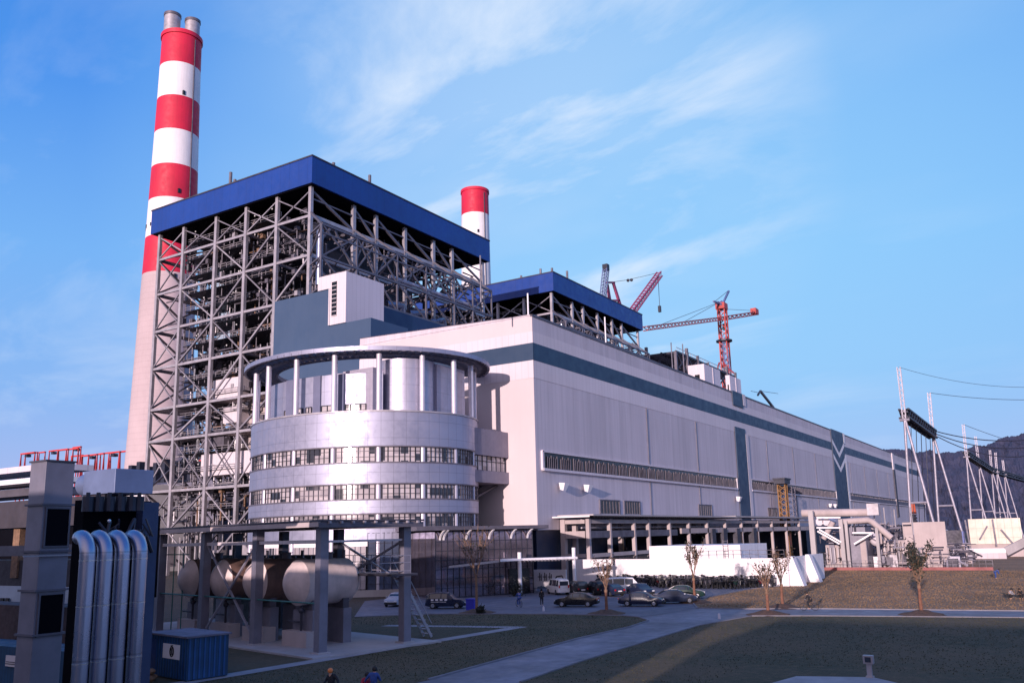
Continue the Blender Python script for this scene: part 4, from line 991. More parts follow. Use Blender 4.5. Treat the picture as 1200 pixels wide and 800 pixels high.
t = ybox('dark_backing', 'dark backing sheet closing the gap beneath the pipe bridges at the left edge', 'wall', 40, -10, 176, 604, 700, 'dark_void', .5)  # dark backing added to close the view behind the pipe bridges
# grey square duct tower
dt = T('duct_tower', 'tall square grey sheet metal duct tower with two dark square openings', 'duct', (14, 25, 0))
XD, YD_ = 14.0, 25.0
W1, L1 = .82, .86
zt = 9.95
M().box(XD, YD_, 0, XD+L1, YD_+W1, zt).build('body', 'duct_grey', dt, bevel=.012)
M().box(XD-.04, YD_-.04, zt, XD+L1+.04, YD_+W1+.04, zt+.05).build('cap', 'steel_dark', dt)
for y_ in (591, 646, 692, 745):
    z = P(45, y_, 'x', 14).z; M().box(XD-.06, YD_-.06, z-.03, XD+L1+.06, YD_+W1+.06, z+.03).build('flange', 'steel_mid', dt)
for ya, yb_ in ((596, 639), (696, 742)):
    za, zb = P(66, ya, 'y', 24.98).z, P(66, yb_, 'y', 24.98).z
    M().box(XD+.12, YD_-.02, zb, XD+L1-.08, YD_-.005, za).build('opening', 'dark_void', dt)
    M().box(XD+.06, YD_-.04, zb-.05, XD+L1-.03, YD_, zb).box(XD+.06, YD_-.04, za, XD+L1-.03, YD_, za+.05).box(XD+.07, YD_-.04, zb, XD+.12, YD_, za).box(XD+L1-.08, YD_-.04, zb, XD+L1-.03, YD_, za).build('opening_frame', 'steel_mid', dt)
M().box(XD-.5, YD_-.1, P(45,651,'x',14).z-.02, XD+1.4, YD_-.06, P(45,651,'x',14).z+.02).build('rail', 'steel', dt)
hb = T('blue_grey_duct', 'blue grey box duct with rounded inlet between the duct tower and the white building', 'duct', (26, 40, 0))
a, b = P(84, 553, 'x', 24), P(136, 581, 'x', 24)
za, zb = P(110,551,'x',24).z, P(110,579,'x',24).z
M().box(24, P(135,560,'x',24).y, zb, 26, P(98,560,'x',24).y, za).build('body', mat('duct_blue', (.16,.20,.33), .4, .3, .15, .8), hb, bevel=.03)
M().tube([(24.9, P(98,560,'x',24).y, (za+zb)/2), (24.9, P(80,560,'x',24).y, (za+zb)/2)], (za-zb)/2*.95, 20).build('round_inlet', 'duct_blue', hb, True)
M().box(24.2, P(118,560,'x',24).y-.1, 0, 24.5, P(118,560,'x',24).y+.2, zb).build('leg', 'steel_dark', hb)
# four lagged pipes
for i, px_ in enumerate((102, 122.5, 143, 163.5)):
    q = P(px_, 660, 'y', 17)
    lab = ['leftmost of the four shiny lagged pipes, beside the grey duct tower', 'second from the left of the four shiny lagged pipes', 'third from the left of the four shiny lagged pipes', 'rightmost of the four shiny lagged pipes, in front of the dark blue wall'][i]
    t = T('lagged_pipe', lab, 'pipe', (q.x, 17, 0), 'four vertical lagged steam pipes')
    r = .150; zt = 7.30; pts = [(q.x, 17, 0), (q.x, 17, 3)] + [(q.x+.10*(1-math.cos(R(x))), 17+.42*(1-math.cos(R(x))), zt+.38*math.sin(R(x))) for x in range(0, 91, 10)]
    M().tube(pts, r, 22).build('lagging', 'pipe_metal', t, True)
    e = Vector(pts[-1]); M().tube([e, e+Vector((.10,.22,0)), e+Vector((1.95,3.1,0))], r, 16).build('horizontal_run', 'pipe_metal', t, True)
    for z in (4.1, 5.2, 6.3, 7.2): M().tube([(q.x,17,z),(q.x,17,z+.02)], r+.006, 22).build('band', 'chrome', t, True)
ps = T('pipe_station', 'dark blue black valve station wall behind the four lagged pipes', 'structure', (14, 22, 0))
X_ = 13.5
a, b = P(99, 583, 'y', 21), P(178, 583, 'y', 21)
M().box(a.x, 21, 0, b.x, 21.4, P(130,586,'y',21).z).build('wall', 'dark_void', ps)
c = P(162, 600, 'y', 20.9); M().box(c.x, 20.7, 0, b.x+.02, 20.98, P(170,588,'y',20.7).z).build('column', mat('column_blue', (.03,.045,.11), .5, 0, .2, 1), ps)
g = M(); r_ = random.Random(4)
for px_ in (95, 107, 120, 133, 146, 155): q = P(px_, 583, 'y', 20.9); g.cyl(q.x, 20.6, q.z-.35, q.z+.02, .13, n=10); g.cyl(q.x, 20.6, q.z+.02, q.z+.12, .05, n=8)
for i in range(40): x = r_.uniform(a.x+.1, c.x); z = r_.uniform(7.4, 8.2); g.tube([(x,20.5,z),(x+r_.uniform(-.3,.3),20.5+r_.uniform(-.2,.2),z-r_.uniform(.1,.5))], r_.uniform(.02,.06), 6)
g.build('valve', 'dark_metal', ps)
q = P(128, 610, 'y', 20.3); M().sphere((q.x, 20.3, q.z), .05, 10, 6).build('gauge', 'chrome', ps, True)

# ------------------------------------------------------------------ tank shelter (turned about 12 degrees)
SC, sa = Vector((43.5, 43.2, 0)), R(12.0)
ex = Vector((math.cos(sa), -math.sin(sa), 0)); ey = Vector((math.sin(sa), math.cos(sa), 0))
def sp(a, b, z): q = SC+ex*a+ey*b; return (q.x, q.y, z)
def obox(m_, a0, b0, z0, a1, b1, z1):
    return m_.add([sp(a0,b0,z0),sp(a1,b0,z0),sp(a1,b1,z0),sp(a0,b1,z0),sp(a0,b0,z1),sp(a1,b0,z1),sp(a1,b1,z1),sp(a0,b1,z1)], [(0,3,2,1),(4,5,6,7),(0,1,5,4),(1,2,6,5),(2,3,7,6),(3,0,4,7)])
sh = T('tank_shelter', 'open flat roofed steel shelter on square columns over the four tanks', 'shelter', tuple(SC))
for b in (0, 8.5, 16.8, 25):
    for a in (0, 7.1):
        mb = obox(M(), a-.32, b-.32, 0, a+.32, b+.32, 8.35); mb.build('column', 'duct_grey' if a == 0 or b == 0 else 'steel_dark', sh)
        obox(M(), a-.5, b-.5, 0, a+.5, b+.5, .25).build('column_base', 'concrete', sh)
mb = obox(M(), -.9, -.9, 8.75, 8.2, 33, 8.88); mb.build('roof', 'steel_dark', sh)
obox(obox(M(), -.95, -.9, 8.4, -.75, 33, 8.72), 7.9, -.9, 8.4, 8.1, 33, 8.7).build('eaves_beam', 'concrete_pink', sh)
obox(M(), -.9, -.95, 8.35, 8.1, -.8, 8.7).build('eaves_beam', 'steel_mid', sh)
g = M()
for k in range(9): obox(g, -.2+k*.95, -1.15, 8.62, -.05+k*.95, -.95, 8.78)
g.build('purlin_end', 'steel', sh)
obox(obox(M(), -.12, 0, 7.3, .12, 33, 7.55), 0, -.1, 7.35, 7.1, .1, 7.5).build('tie_beam', 'clad_pale', sh)
g = M(); g.beam(sp(0,8.8,7.3), sp(0,16.5,.6), .14); g.beam(sp(0,16.5,7.3), sp(0,8.8,.6), .14); g.build('cross_brace', 'rail', sh)
g = M(); g.beam(sp(7.1,.4,7.3), sp(7.1,8.2,4.4), .14); g.beam(sp(7.1,8.2,7.3), sp(7.1,.4,4.4), .14); g.build('cross_brace', 'rail', sh)
obox(M(), -1.6, -1.6, .02, 9.2, 33, .16).build('floor_slab', 'concrete', sh)
g = M()
for z in (3.35,): g.tube([sp(-.1,-.2,z), sp(-.1,27,z)], .06, 6)
for k in range(5): g.tube([sp(.6,22+k*1.8,.2), sp(.6,22+k*1.8,7.3)], .05, 6)
g.tube([sp(.6,21,6.6), sp(.6,30,6.6)], .05, 6)
g.build('pipe', 'green_pipe', sh)
obox(M(), 9, 14, 0, 9.3, 33, 6.3).build('back_wall', mat('green_dark', (.022,.032,.035), .8, 0, .3, .5), sh)
g = M()
for z in (5.2, 5.8, 6.3): g.beam(sp(7.4,-.3,z), sp(7.4,26,z), .05)
for k in range(22): g.beam(sp(7.4,-.3+k*1.2,5.0), sp(7.4,-.3+k*1.2,6.3), .05)
for z in (5.2, 5.8, 6.3): g.beam(sp(4.6,-.3,z), sp(7.4,-.3,z), .05)
g.build('handrail', 'rail', sh)
obox(M(), 5.6, -.4, 4.85, 8.0, 26, 5.0).build('walkway', 'steel_dark', sh)
stt = T('access_stair', 'open steel stair behind the shelter column at its right end', 'stair', sp(8,1.5,0))
g = M()
for k in range(13):
    z = .3+k*.36; a0 = 10.6-k*.22; obox(g, a0, 1.4, z, a0+.28, 2.3, z+.05)
for b in (1.4, 2.3): g.beam(sp(10.8,b,.1), sp(7.8,b,4.9), .07, .22); g.beam(sp(10.8,b,1.1), sp(7.8,b,5.9), .05)
g.build('flight', 'steel', stt)
tl = ['rusty horizontal tank nearest the camera, at the right end of the row', 'horizontal tank second from the right in the shelter', 'horizontal tank third from the right, behind the crossed braces', 'horizontal tank at the left end of the row in the shelter']
for i, b in enumerate((5.0, 10.8, 16.2, 22.0)):
    t = T('storage_tank', tl[i], 'tank', sp(4, b, 0), 'horizontal tanks under the shelter')
    r = 1.62; zc_ = 4.55; L0, L1_ = 1.2, 5.4
    prof = [(L0-.95,.02),(L0-.90,.35),(L0-.72,.75),(L0-.42,1.2),(L0,1.56),(L0+.05,r)]
    M().tube([sp(a, b, zc_) for a, _ in prof], [x for _, x in prof], 36).build('tank_head', 'rust_tank', t, True)
    pts = [sp(L0+.055, b, zc_)]; rr_ = [r]
    pts += [sp(a, b, zc_) for a in (2.4, 2.41, 4.4, 4.41, L1_-.05)]; rr_ += [r, r+.02, r+.02, r, r]
    pts += [sp(L1_+L0-a, b, zc_) for a, _ in prof[::-1][1:]]; rr_ += [x for _, x in prof[::-1][1:]]
    M().tube(pts, rr_, 36).build('shell', 'rust_tank' if i == 0 else 'rust_and_shade', t, True)  # left three shells: shade between the tanks put into the rust colour
    if i == 0:
        M().tube([sp(2.75, b, zc_), sp(3.35, b, zc_)], r+.012, 36, cap=False).build('rust_band', 'rust_and_shade', t, True)
    for a in (2.1, 4.7):
        obox(M(), a-.35, b-1.3, .16, a+.35, b+1.3, 2.6).build('pier', 'duct_grey', t)
        obox(M(), a-.25, b-1.1, 2.6, a+.25, b+1.1, 3.3).build('saddle', 'steel_mid', t)
    obox(M(), 1.0, b-1.7, .16, 2.0, b+1.5, 1.2).build('plinth', 'concrete_pink', t)
    g = M(); q = Vector(sp(3.8, b, zc_+r-.1)); g.cyl(q.x, q.y, q.z, q.z+.5, .35, n=14); g.cyl(q.x, q.y, q.z+.5, q.z+.58, .45, n=14)
    q = Vector(sp(5.2, b, zc_+r-.1)); g.cyl(q.x, q.y, q.z, q.z+.7, .12, n=10); g.build('manhole', 'steel_mid', t, True)
    g = M(); q = Vector(sp(1.5, b-.2, 2.2)); g.cyl(q.x, q.y, 1.2, 3.2, .09, n=8); g.sphere((q.x,q.y,2.6), .22, 8, 6); g.tube([sp(1.5,b-.2,1.8), sp(1.5,b+1.6,1.8)], .07, 6); g.build('drain_valve', 'steel_dark', t, True)

# blue site container
sb = T('site_container', 'small corrugated blue steel site cabin with flat grey roof and a white notice', 'container', (32.3, 42.3, 0))
c0 = Vector((32.3, 42.2, 0)); th_ = R(10)
cxv = Vector((math.cos(th_), -math.sin(th_), 0)); cyv = Vector((math.sin(th_), math.cos(th_), 0))
def cb(m_, a0, b0, z0, a1, b1, z1):
    f_ = lambda a, b, z: tuple(c0+cxv*a+cyv*b+Vector((0,0,z)))
    return m_.add([f_(a0,b0,z0),f_(a1,b0,z0),f_(a1,b1,z0),f_(a0,b1,z0),f_(a0,b0,z1),f_(a1,b0,z1),f_(a1,b1,z1),f_(a0,b1,z1)], [(0,3,2,1),(4,5,6,7),(0,1,5,4),(1,2,6,5),(2,3,7,6),(3,0,4,7)])
cb(M(), 0, 0, .1, 2.5, 4.7, 2.35).build('wall', 'container_blue', sb)
cb(M(), -.12, -.12, 2.35, 2.62, 4.82, 2.45).build('roof', 'container_roof', sb)
g = M()
for k in range(8): cb(g, .1+k*.3, -.03, .15, .2+k*.3, 0, 2.3)
for k in range(15): cb(g, -.03, .1+k*.31, .15, 0, .2+k*.31, 2.3)
g.build('rib', mat('container_rib', (.010,.07,.22), .55, 0, .2, .8), sb)
cb(M(), -.05, .75, 1.15, -.035, 2.75, 1.95).build('notice', 'white_paint', sb)
g = M()
ctr = c0+cyv*1.65+Vector((0,0,1.55))
for k in range(12):
    a0, a1 = 2*math.pi*k/12, 2*math.pi*(k+1)/12
    g.beam(ctr+cxv*-.06+cyv*.22*math.cos(a0)+Vector((0,0,.27*math.sin(a0))), ctr+cxv*-.06+cyv*.22*math.cos(a1)+Vector((0,0,.27*math.sin(a1))), .05)
for dy in (-.08, .05): g.beam(ctr+cxv*-.06+cyv*dy+Vector((0,0,-.2)), ctr+cxv*-.06+cyv*(dy+.06)+Vector((0,0,.2)), .045)
g.beam(ctr+cxv*-.06+cyv*.15+Vector((0,0,.3)), ctr+cxv*-.06+cyv*-.1+Vector((0,0,.34)), .04); g.build('emblem', 'cloth_black', sb)
cb(M(), -.045, 3.6, .15, -.005, 4.5, 2.1).build('door', mat('door_blue', (.006,.03,.14), .5, 0, .2, 1), sb)
bp = T('bag_pile', 'low heap of earth and orange brown sacks beside the blue site cabin', 'heap', (31.6, 45.2, 0))
g = M(); r_ = random.Random(3)
for i in range(14): g.sphere((31.4+r_.uniform(-.8,.6), 45.2+r_.uniform(-1,1), .2+r_.uniform(0,.5)), r_.uniform(.2,.4), 9, 6, .6)
g.build('sack', mat('sack', (.22,.11,.06), .9, 0, .4, 3), bp, True)

# ------------------------------------------------------------------ slanted steel pylons and lines
def pylon(apx, apy, mx, my, lean, lab, ref=None):
    ap = P(apx, apy, 'z', 28.5) if ref is None else ref
    t = T('steel_pylon', lab, 'pylon', (ap.x, ap.y, 0), 'slanted tubular pylons right of the hall')
    top = P(mx, my, 'x', ap.x)
    rad = .24
    M().tube([(ap.x, ap.y+1.2, 0), (ap.x, ap.y, 28.5)], rad+.06, 10, rad).build('leg', 'rail', t, True)
    M().tube([(ap.x-lean*0, ap.y-3.6*lean, 0), (ap.x, ap.y-.1, 28.5)], rad+.06, 10, rad).build('leg', 'rail', t, True)
    M().tube([(ap.x, ap.y+.5, 12), (ap.x, ap.y-2.1*lean, 12)], .22, 8).build('crossbar', 'rail', t, True)
    g = M(); truss(g, (ap.x, ap.y, 28.5), top, .6, 10, .10); g.build('mast', 'rail', t)
    M().tube([(ap.x, ap.y+.9, 28.2),(ap.x, ap.y-.9, 28.2)], .28, 8).build('cap', 'rail', t, True)
    return ap, top
rail_ref = P(1059.5, 487, 'x', 184.7)
A1, T1 = pylon(0,0,1053,430,1.2,'nearest and tallest slanted pylon, in front of the hall end', Vector((184.7, rail_ref.y, 28.5)))
A2, T2 = pylon(1093,509,1088.5,460,1.3,'second pylon to the right, joined to the nearest by a dark girder')
A3, T3 = pylon(1132.5,534,1128.6,497,1.3,'third pylon from the left, before the hill')
A4, T4 = pylon(1147,543.5,1143,511,1.3,'fourth pylon from the left, close to the third')
A5, T5 = pylon(1162,551,1160,527,1.2,'fifth pylon from the left, far beyond the cream panel wall')
A6, T6 = pylon(1168,552,1166.5,530,1.2,'sixth pylon from the left in the far cluster')
A7, T7 = pylon(1177,555,1175,539,1.2,'rightmost pylon in the far cluster before the hill')
def gird(a, b, lab, w_=1.5):
    t = T('line_girder', lab, 'girder', tuple(a)); g = M(); truss(g, a, b, w_, 14, .26); truss(g, a+Vector((0,0,-.2)), b+Vector((0,0,-.2)), w_*.6, 18, .3); g.build('lattice', 'dark_metal', t)
gird(A1+Vector((0,0,1)), A2+Vector((0,0,0)), 'dark lattice girder slung between the two nearest pylons', 1.7)
gird(A3+Vector((0,0,.5)), A5, 'dark lattice girder between the third and fifth pylons', 1.6)
gird(A5, P(1215,566,'z',28.5), 'dark lattice girder running off right from the far pylon cluster', 1.8)
def wire(a, b, sag, lab, r=.09, n=14):
    a, b = Vector(a), Vector(b); pts = [a.lerp(b, k/n)-Vector((0,0,sag*4*(k/n)*(1-k/n))) for k in range(n+1)]
    o = M().tube(pts, r, 5).build('power_line', 'dark_metal'); tag(o, lab, 'power line', 'power lines')
fr_ = lambda y, X: P(1260, y, 'x', X)
for a, y, lab, r_w, sg in ((T1, 450, 'highest thin earth wire running right from the nearest pylon mast', .04, 2), (T2, 466, 'thin earth wire running right from the second pylon mast', .06, 1),
    (A2+Vector((0,0,1)), 504, 'thick upper conductor running right from the second pylon', .12, 2.5), (A2+Vector((0,-.5,.2)), 508, 'middle conductor running right from the second pylon', .12, 3.5),
    (A2+Vector((0,-1,-.6)), 514, 'lowest conductor running right from the second pylon', .11, 4.5), (T3, 535, 'thin wire running right from the third pylon mast', .08, 1)):
    wire(a, fr_(y, a.x+20), sg, lab, r_w)
for k, (x0, y0, x1, y1) in enumerate(((1118,520,1128,508),(1133,520,1128,508))):
    pass
for k in range(5):
    f_ = .2+k*.17; a = A1.lerp(A2, f_); wire(a, (a.x-3+k, a.y+1.2, 7), -.6, 'dropper cable hanging from the dark girder down to the yard', .08, 5)

# ------------------------------------------------------------------ buildings behind the photographer (their long shadows cross the lawns)
ob = T('rear_office_block', 'plain rendered office block behind the viewpoint', 'building', (-20, -40, 0))
M().box(-26, -90, 0, -9, -16, 15).build('wall', 'concrete', ob)
M().box(-26, -15.99, 0, -9, 9.0, 9.8).build('wall', 'concrete', ob)
ob2 = T('rear_workshop', 'long low workshop building behind the viewpoint', 'building', (-20, 60, 0))
M().box(-26, 13.7, 0, -9, 40, 11.7).build('wall', 'concrete', ob2)
M().box(-26, 40.01, 0, -9, 110, 11.2).build('wall', 'concrete', ob2)
# ------------------------------------------------------------------ vehicles (x forward, origin on the ground)
def car(name, lab, cat, kind, paint, group=None):
    t = T(name, lab, cat, (0,0,0), group)
    if kind == 'sedan':
        L_, hw = 4.6, .88
        st_ = [(-2.30,.45,.62,.62,.70),(-2.24,.30,.92,.92,.80),(-1.75,.22,.98,1.00,.86),(-1.05,.2,.97,1.36,.88),(-.55,.2,.96,1.45,.88),(.25,.2,.95,1.44,.88),(.62,.2,.94,1.32,.88),(1.15,.2,.92,.96,.88),(1.85,.2,.84,.85,.86),(2.20,.28,.70,.70,.78),(2.30,.38,.56,.56,.66)]
        wx = (1.42, -1.35); wr = .32
    elif kind == 'van':
        st_ = [(-2.25,.42,.9,1.75,.76),(-2.2,.28,1.0,1.88,.82),(-1.5,.22,1.0,1.95,.84),(0,.22,1.0,1.96,.84),(1.1,.22,1.0,1.90,.84),(1.75,.22,1.0,1.12,.83),(2.15,.28,.80,.82,.78),(2.25,.38,.6,.6,.7)]
        wx = (1.4, -1.4); wr = .32; hw = .84
    else:   # suv / hatch
        st_ = [(-2.15,.42,.8,.9,.76),(-2.05,.30,1.0,1.45,.84),(-1.7,.24,1.02,1.64,.88),(-.4,.24,1.02,1.70,.88),(.3,.24,1.0,1.66,.88),(1.0,.24,.98,1.06,.88),(1.8,.24,.92,.93,.85),(2.15,.32,.7,.7,.76),(2.22,.42,.58,.58,.68)]
        wx = (1.35, -1.3); wr = .35; hw = .88
    vs = []; 
    for x, z0, zb, zr, w_ in st_:
        tr = w_*.80 if zr > zb+.1 else w_*.92
        vs += [(x,-w_*.93,z0),(x,-w_,z0+.16),(x,-w_*.985,zb-.02),(x,-tr,max(zr-.06,zb)),(x,-tr*.8,zr),(x,tr*.8,zr),(x,tr,max(zr-.06,zb)),(x,w_*.985,zb-.02),(x,w_,z0+.16),(x,w_*.93,z0)]
    fs = []; n = 10
    for i in range(len(st_)-1):
        for j in range(n): a, b = i*n+j, i*n+(j+1) % n; fs.append((a, a+n, b+n, b))
    fs += [tuple(range(n)), tuple((len(st_)-1)*n+j for j in range(n))[::-1]]
    M().add(vs, fs).build('body', paint, t, True)
    g = M(); gi = [i for i in range(len(st_)) if st_[i][3] > st_[i][2]+.2]
    for i0, i1 in zip(gi[:-1], gi[1:]):
        for s in (-1, 1):
            q = []
            for i, f_ in ((i0, .12), (i1, .12)):
                x, z0, zb, zr, w_ = st_[i]; q.append((x, zb, zr, w_))
            (xa, ba, ra, wa), (xb, bb, rb_, wb_) = q; xa += .05; xb -= .05
            def side(x, zb, zr, w_, f_): return (x, s*(w_*.985+(w_*.80-w_*.985)*f_+.012), zb+(zr-.06-zb)*f_)
            p_ = [side(xa,ba,ra,wa,.08), side(xb,bb,rb_,wb_,.08), side(xb,bb,rb_,wb_,.90), side(xa,ba,ra,wa,.90)]
            g.quad(*(p_ if s > 0 else p_[::-1]))
    # windscreen and rear screen
    i = gi[-1]; x0, _, zb0, zr0, w0 = st_[i]; x1, _, zb1, zr1, w1 = st_[i+1]
    g.quad((x1-.06,-w1*.80,zb1+.06),(x1-.06,w1*.80,zb1+.06),(x0+.06,w0*.68,zr0-.01),(x0+.06,-w0*.68,zr0-.01))
    i = gi[0]; x0, _, zb0, zr0, w0 = st_[i]; x1, _, zb1, zr1, w1 = st_[max(i-1, 0)]
    if kind == 'van': g.quad((-2.262,-.58,1.15),(-2.262,-.58,1.68),(-2.262,.58,1.68),(-2.262,.58,1.15))
    else: g.quad((x1+.03,w1*.74,max(zb1,zr1)+.04),(x1+.03,-w1*.74,max(zb1,zr1)+.04),(x0-.03,-w0*.66,zr0-.0),(x0-.03,w0*.66,zr0-.0))
    g.build('glass', 'glass_dark', t)
    for x in wx:
        for s in (-1, 1):
            wh = M().tube([(x,s*(hw-.21),wr),(x,s*(hw-.16),wr),(x,s*(hw-.02),wr),(x,s*(hw+.02),wr)], [wr*.9,wr,wr,wr*.93], 18).build('wheel', 'rubber', t, True)
            M().tube([(x,s*(hw+.0),wr),(x,s*(hw+.035),wr)], wr*.6, 12).build('rim', 'chrome', wh)
    xf_, xr = st_[-1][0], st_[0][0]
    for s in (-1, 1):
        M().box(xf_-.16, s*.42, .58, xf_-.015, s*.70, .70).build('headlight', 'lens', t)
        M().box(xr-.01, s*.52, .68 if kind != 'van' else .85, xr+.14, s*.72, .84 if kind != 'van' else 1.2).build('tail_light', 'tail_red', t)
        M().box(.85, s*(hw+.01), .95, 1.0, s*(hw+.16), 1.08).build('mirror', paint, t)
    M().box(xf_-.1, -.72, .3, xf_+.03, .72, .5).box(xr-.03, -.72, .32, xr+.1, .72, .55).build('bumper', 'rubber' if paint != 'car_white' else paint, t)
    M().box(xr-.045, -.26, .58, xr-.03, .26, .70).build('number_plate', 'white_paint', t)
    return t
def put(o, x, y, hd): o.location = (x, y, Z2+.01); o.rotation_euler = (0, 0, R(hd))
G_ = 'cars in the parking lot'
c = car('parked_car', 'black saloon parked broadside at the front left of the car park', 'car', 'sedan', 'car_black', G_); put(c, 82.9, 45.2, 106)
c = car('parked_car', 'black saloon on the right, directly in front of the silver blue one', 'car', 'sedan', 'car_navy', G_); put(c, 85.4, 38.9, -76)
c = car('parked_car', 'silver blue saloon facing right, nearest the second tall bare tree', 'car', 'sedan', 'car_silver', G_); c.children[0].data.materials[0] = mat('car_slate', (.03,.04,.075), .22, .3, .05, 2, spec=.7); put(c, 89.6, 36.9, -60)
c = car('parked_car', 'dark green saloon partly hidden behind the silver blue one', 'car', 'sedan', 'car_green', G_); put(c, 96.6, 38.6, -68)
c = car('parked_van', 'white minibus parked beneath the right end of the entrance porch', 'van', 'van', 'car_white', G_); put(c, 99.6, 57.0, 50)
c = car('parked_car', 'dark car immediately right of the white minibus', 'car', 'suv', 'car_black', G_); put(c, 99.6, 54.3, 52)
c = car('parked_car', 'dark boxy car in the second row, second to the right of the minibus', 'car', 'suv', 'car_black', G_); put(c, 99.8, 51.6, 50)
c = car('parked_car', 'low dark saloon in the second row just left of the white van', 'car', 'sedan', 'car_navy', G_); put(c, 98.5, 48.9, 55)
c = car('parked_van', 'white van with tinted side windows in front of the long white wall', 'van', 'van', 'car_white', G_); put(c, 103.0, 49.2, -58)
c = car('parked_car', 'dark blue saloon nose on at the right end of the second row', 'car', 'sedan', 'car_navy', G_); put(c, 99.5, 45.4, 232)
c = car('parked_car', 'black hatchback standing far back against the parked motorcycles', 'car', 'suv', 'car_black', G_); put(c, 105.5, 53.6, 60)
c = car('police_style_van', 'dark navy van with white lettering on its flank, left of the lobby', 'van', 'suv', 'car_navy', G_); put(c, 77.0, 57.9, -68)
g = M()
for k in range(4): g.box(-1.5+k*.5, -.905, .86, -1.2+k*.5, -.895, 1.02)
g.box(-1.5, -.905, .70, .2, -.895, .74); c.rotation_euler = (0,0,0); sc_ = c.location.copy(); c.location = (0,0,0); g.build('lettering', 'white_paint', c); c.location = sc_; c.rotation_euler = (0,0,R(-68))
c = car('parked_car', 'pale silver car seen through the shelter, left of the dark navy van', 'car', 'sedan', 'car_silver', G_); put(c, 78.5, 66.0, 200)
bin_ = T('blue_crate', 'small bright blue crate beside the nose of the dark navy van', 'crate', (76, 54.2, 0))
M().box(75.7, 53.4, .04, 76.5, 54.4, 1.1).box(75.65, 53.35, 1.1, 76.55, 54.45, 1.18).build('box', mat('crate_blue', (.03,.03,.4), .5, 0, .1, 1), bin_)

# parked motorcycles along the white wall
def motorcycle():
    t = T('parked_motorcycle', 'dark motorcycle in the tightly packed row along the white wall', 'motorcycle', (0,0,0), 'motorcycles parked along the white wall')
    for x in (-.62, .62):
        w_ = M(); pts = [(x+.29*math.cos(R(a)), 0, .3+.29*math.sin(R(a))) for a in range(0, 361, 30)]; w_.tube(pts, .06, 6, cap=False).build('wheel', 'rubber', t, True)
    M().add([(-.5,-.13,.42),(.35,-.15,.36),(.35,.15,.36),(-.5,.13,.42),(-.75,-.11,.75),(.3,-.17,.86),(.3,.17,.86),(-.75,.11,.75)], [(0,3,2,1),(4,5,6,7),(0,1,5,4),(1,2,6,5),(2,3,7,6),(3,0,4,7)]).build('body', 'car_black', t, bevel=.05)
    M().box(-.85, -.14, .76, .05, .14, .88).build('seat', 'rubber', t, bevel=.04)
    M().beam((.62,0,.3),(.38,0,1.05),.07).tube([(.38,-.36,1.12),(.36,0,1.06),(.38,.36,1.12)], .03, 5).build('fork', 'steel_dark', t)
    M().box(.36, -.14, .9, .52, .14, 1.2).build('fairing', 'car_black', t, bevel=.03)
    return t
mc = motorcycle(); r_ = random.Random(9); first = True
cols_ = ['car_black','car_maroon','car_navy','car_black','cloth_black','steel_dark','car_green']
for row, (X_, n_, ya, yb_) in enumerate(((118.4, 40, 60.5, 34.6), (116.2, 32, 56.5, 35.6), (114.0, 20, 49, 37.6))):
    for i in range(n_):
        y = ya+(yb_-ya)*i/(n_-1); k = r_.choice(cols_)
        if first: o = mc; first = False; mc.location = (X_, y, Z2)
        else: o = dup(mc, (X_+r_.uniform(-.3,.3), y+r_.uniform(-.12,.12), Z2), 0, mats={'body': k} if r_.random() < .6 else None)
        o.rotation_euler = (R(r_.uniform(-6, 6)), 0, R(r_.uniform(-14, 14)+(180 if r_.random() < .3 else 0))); o.scale = (1.1,1.1,r_.uniform(1.1,1.35))

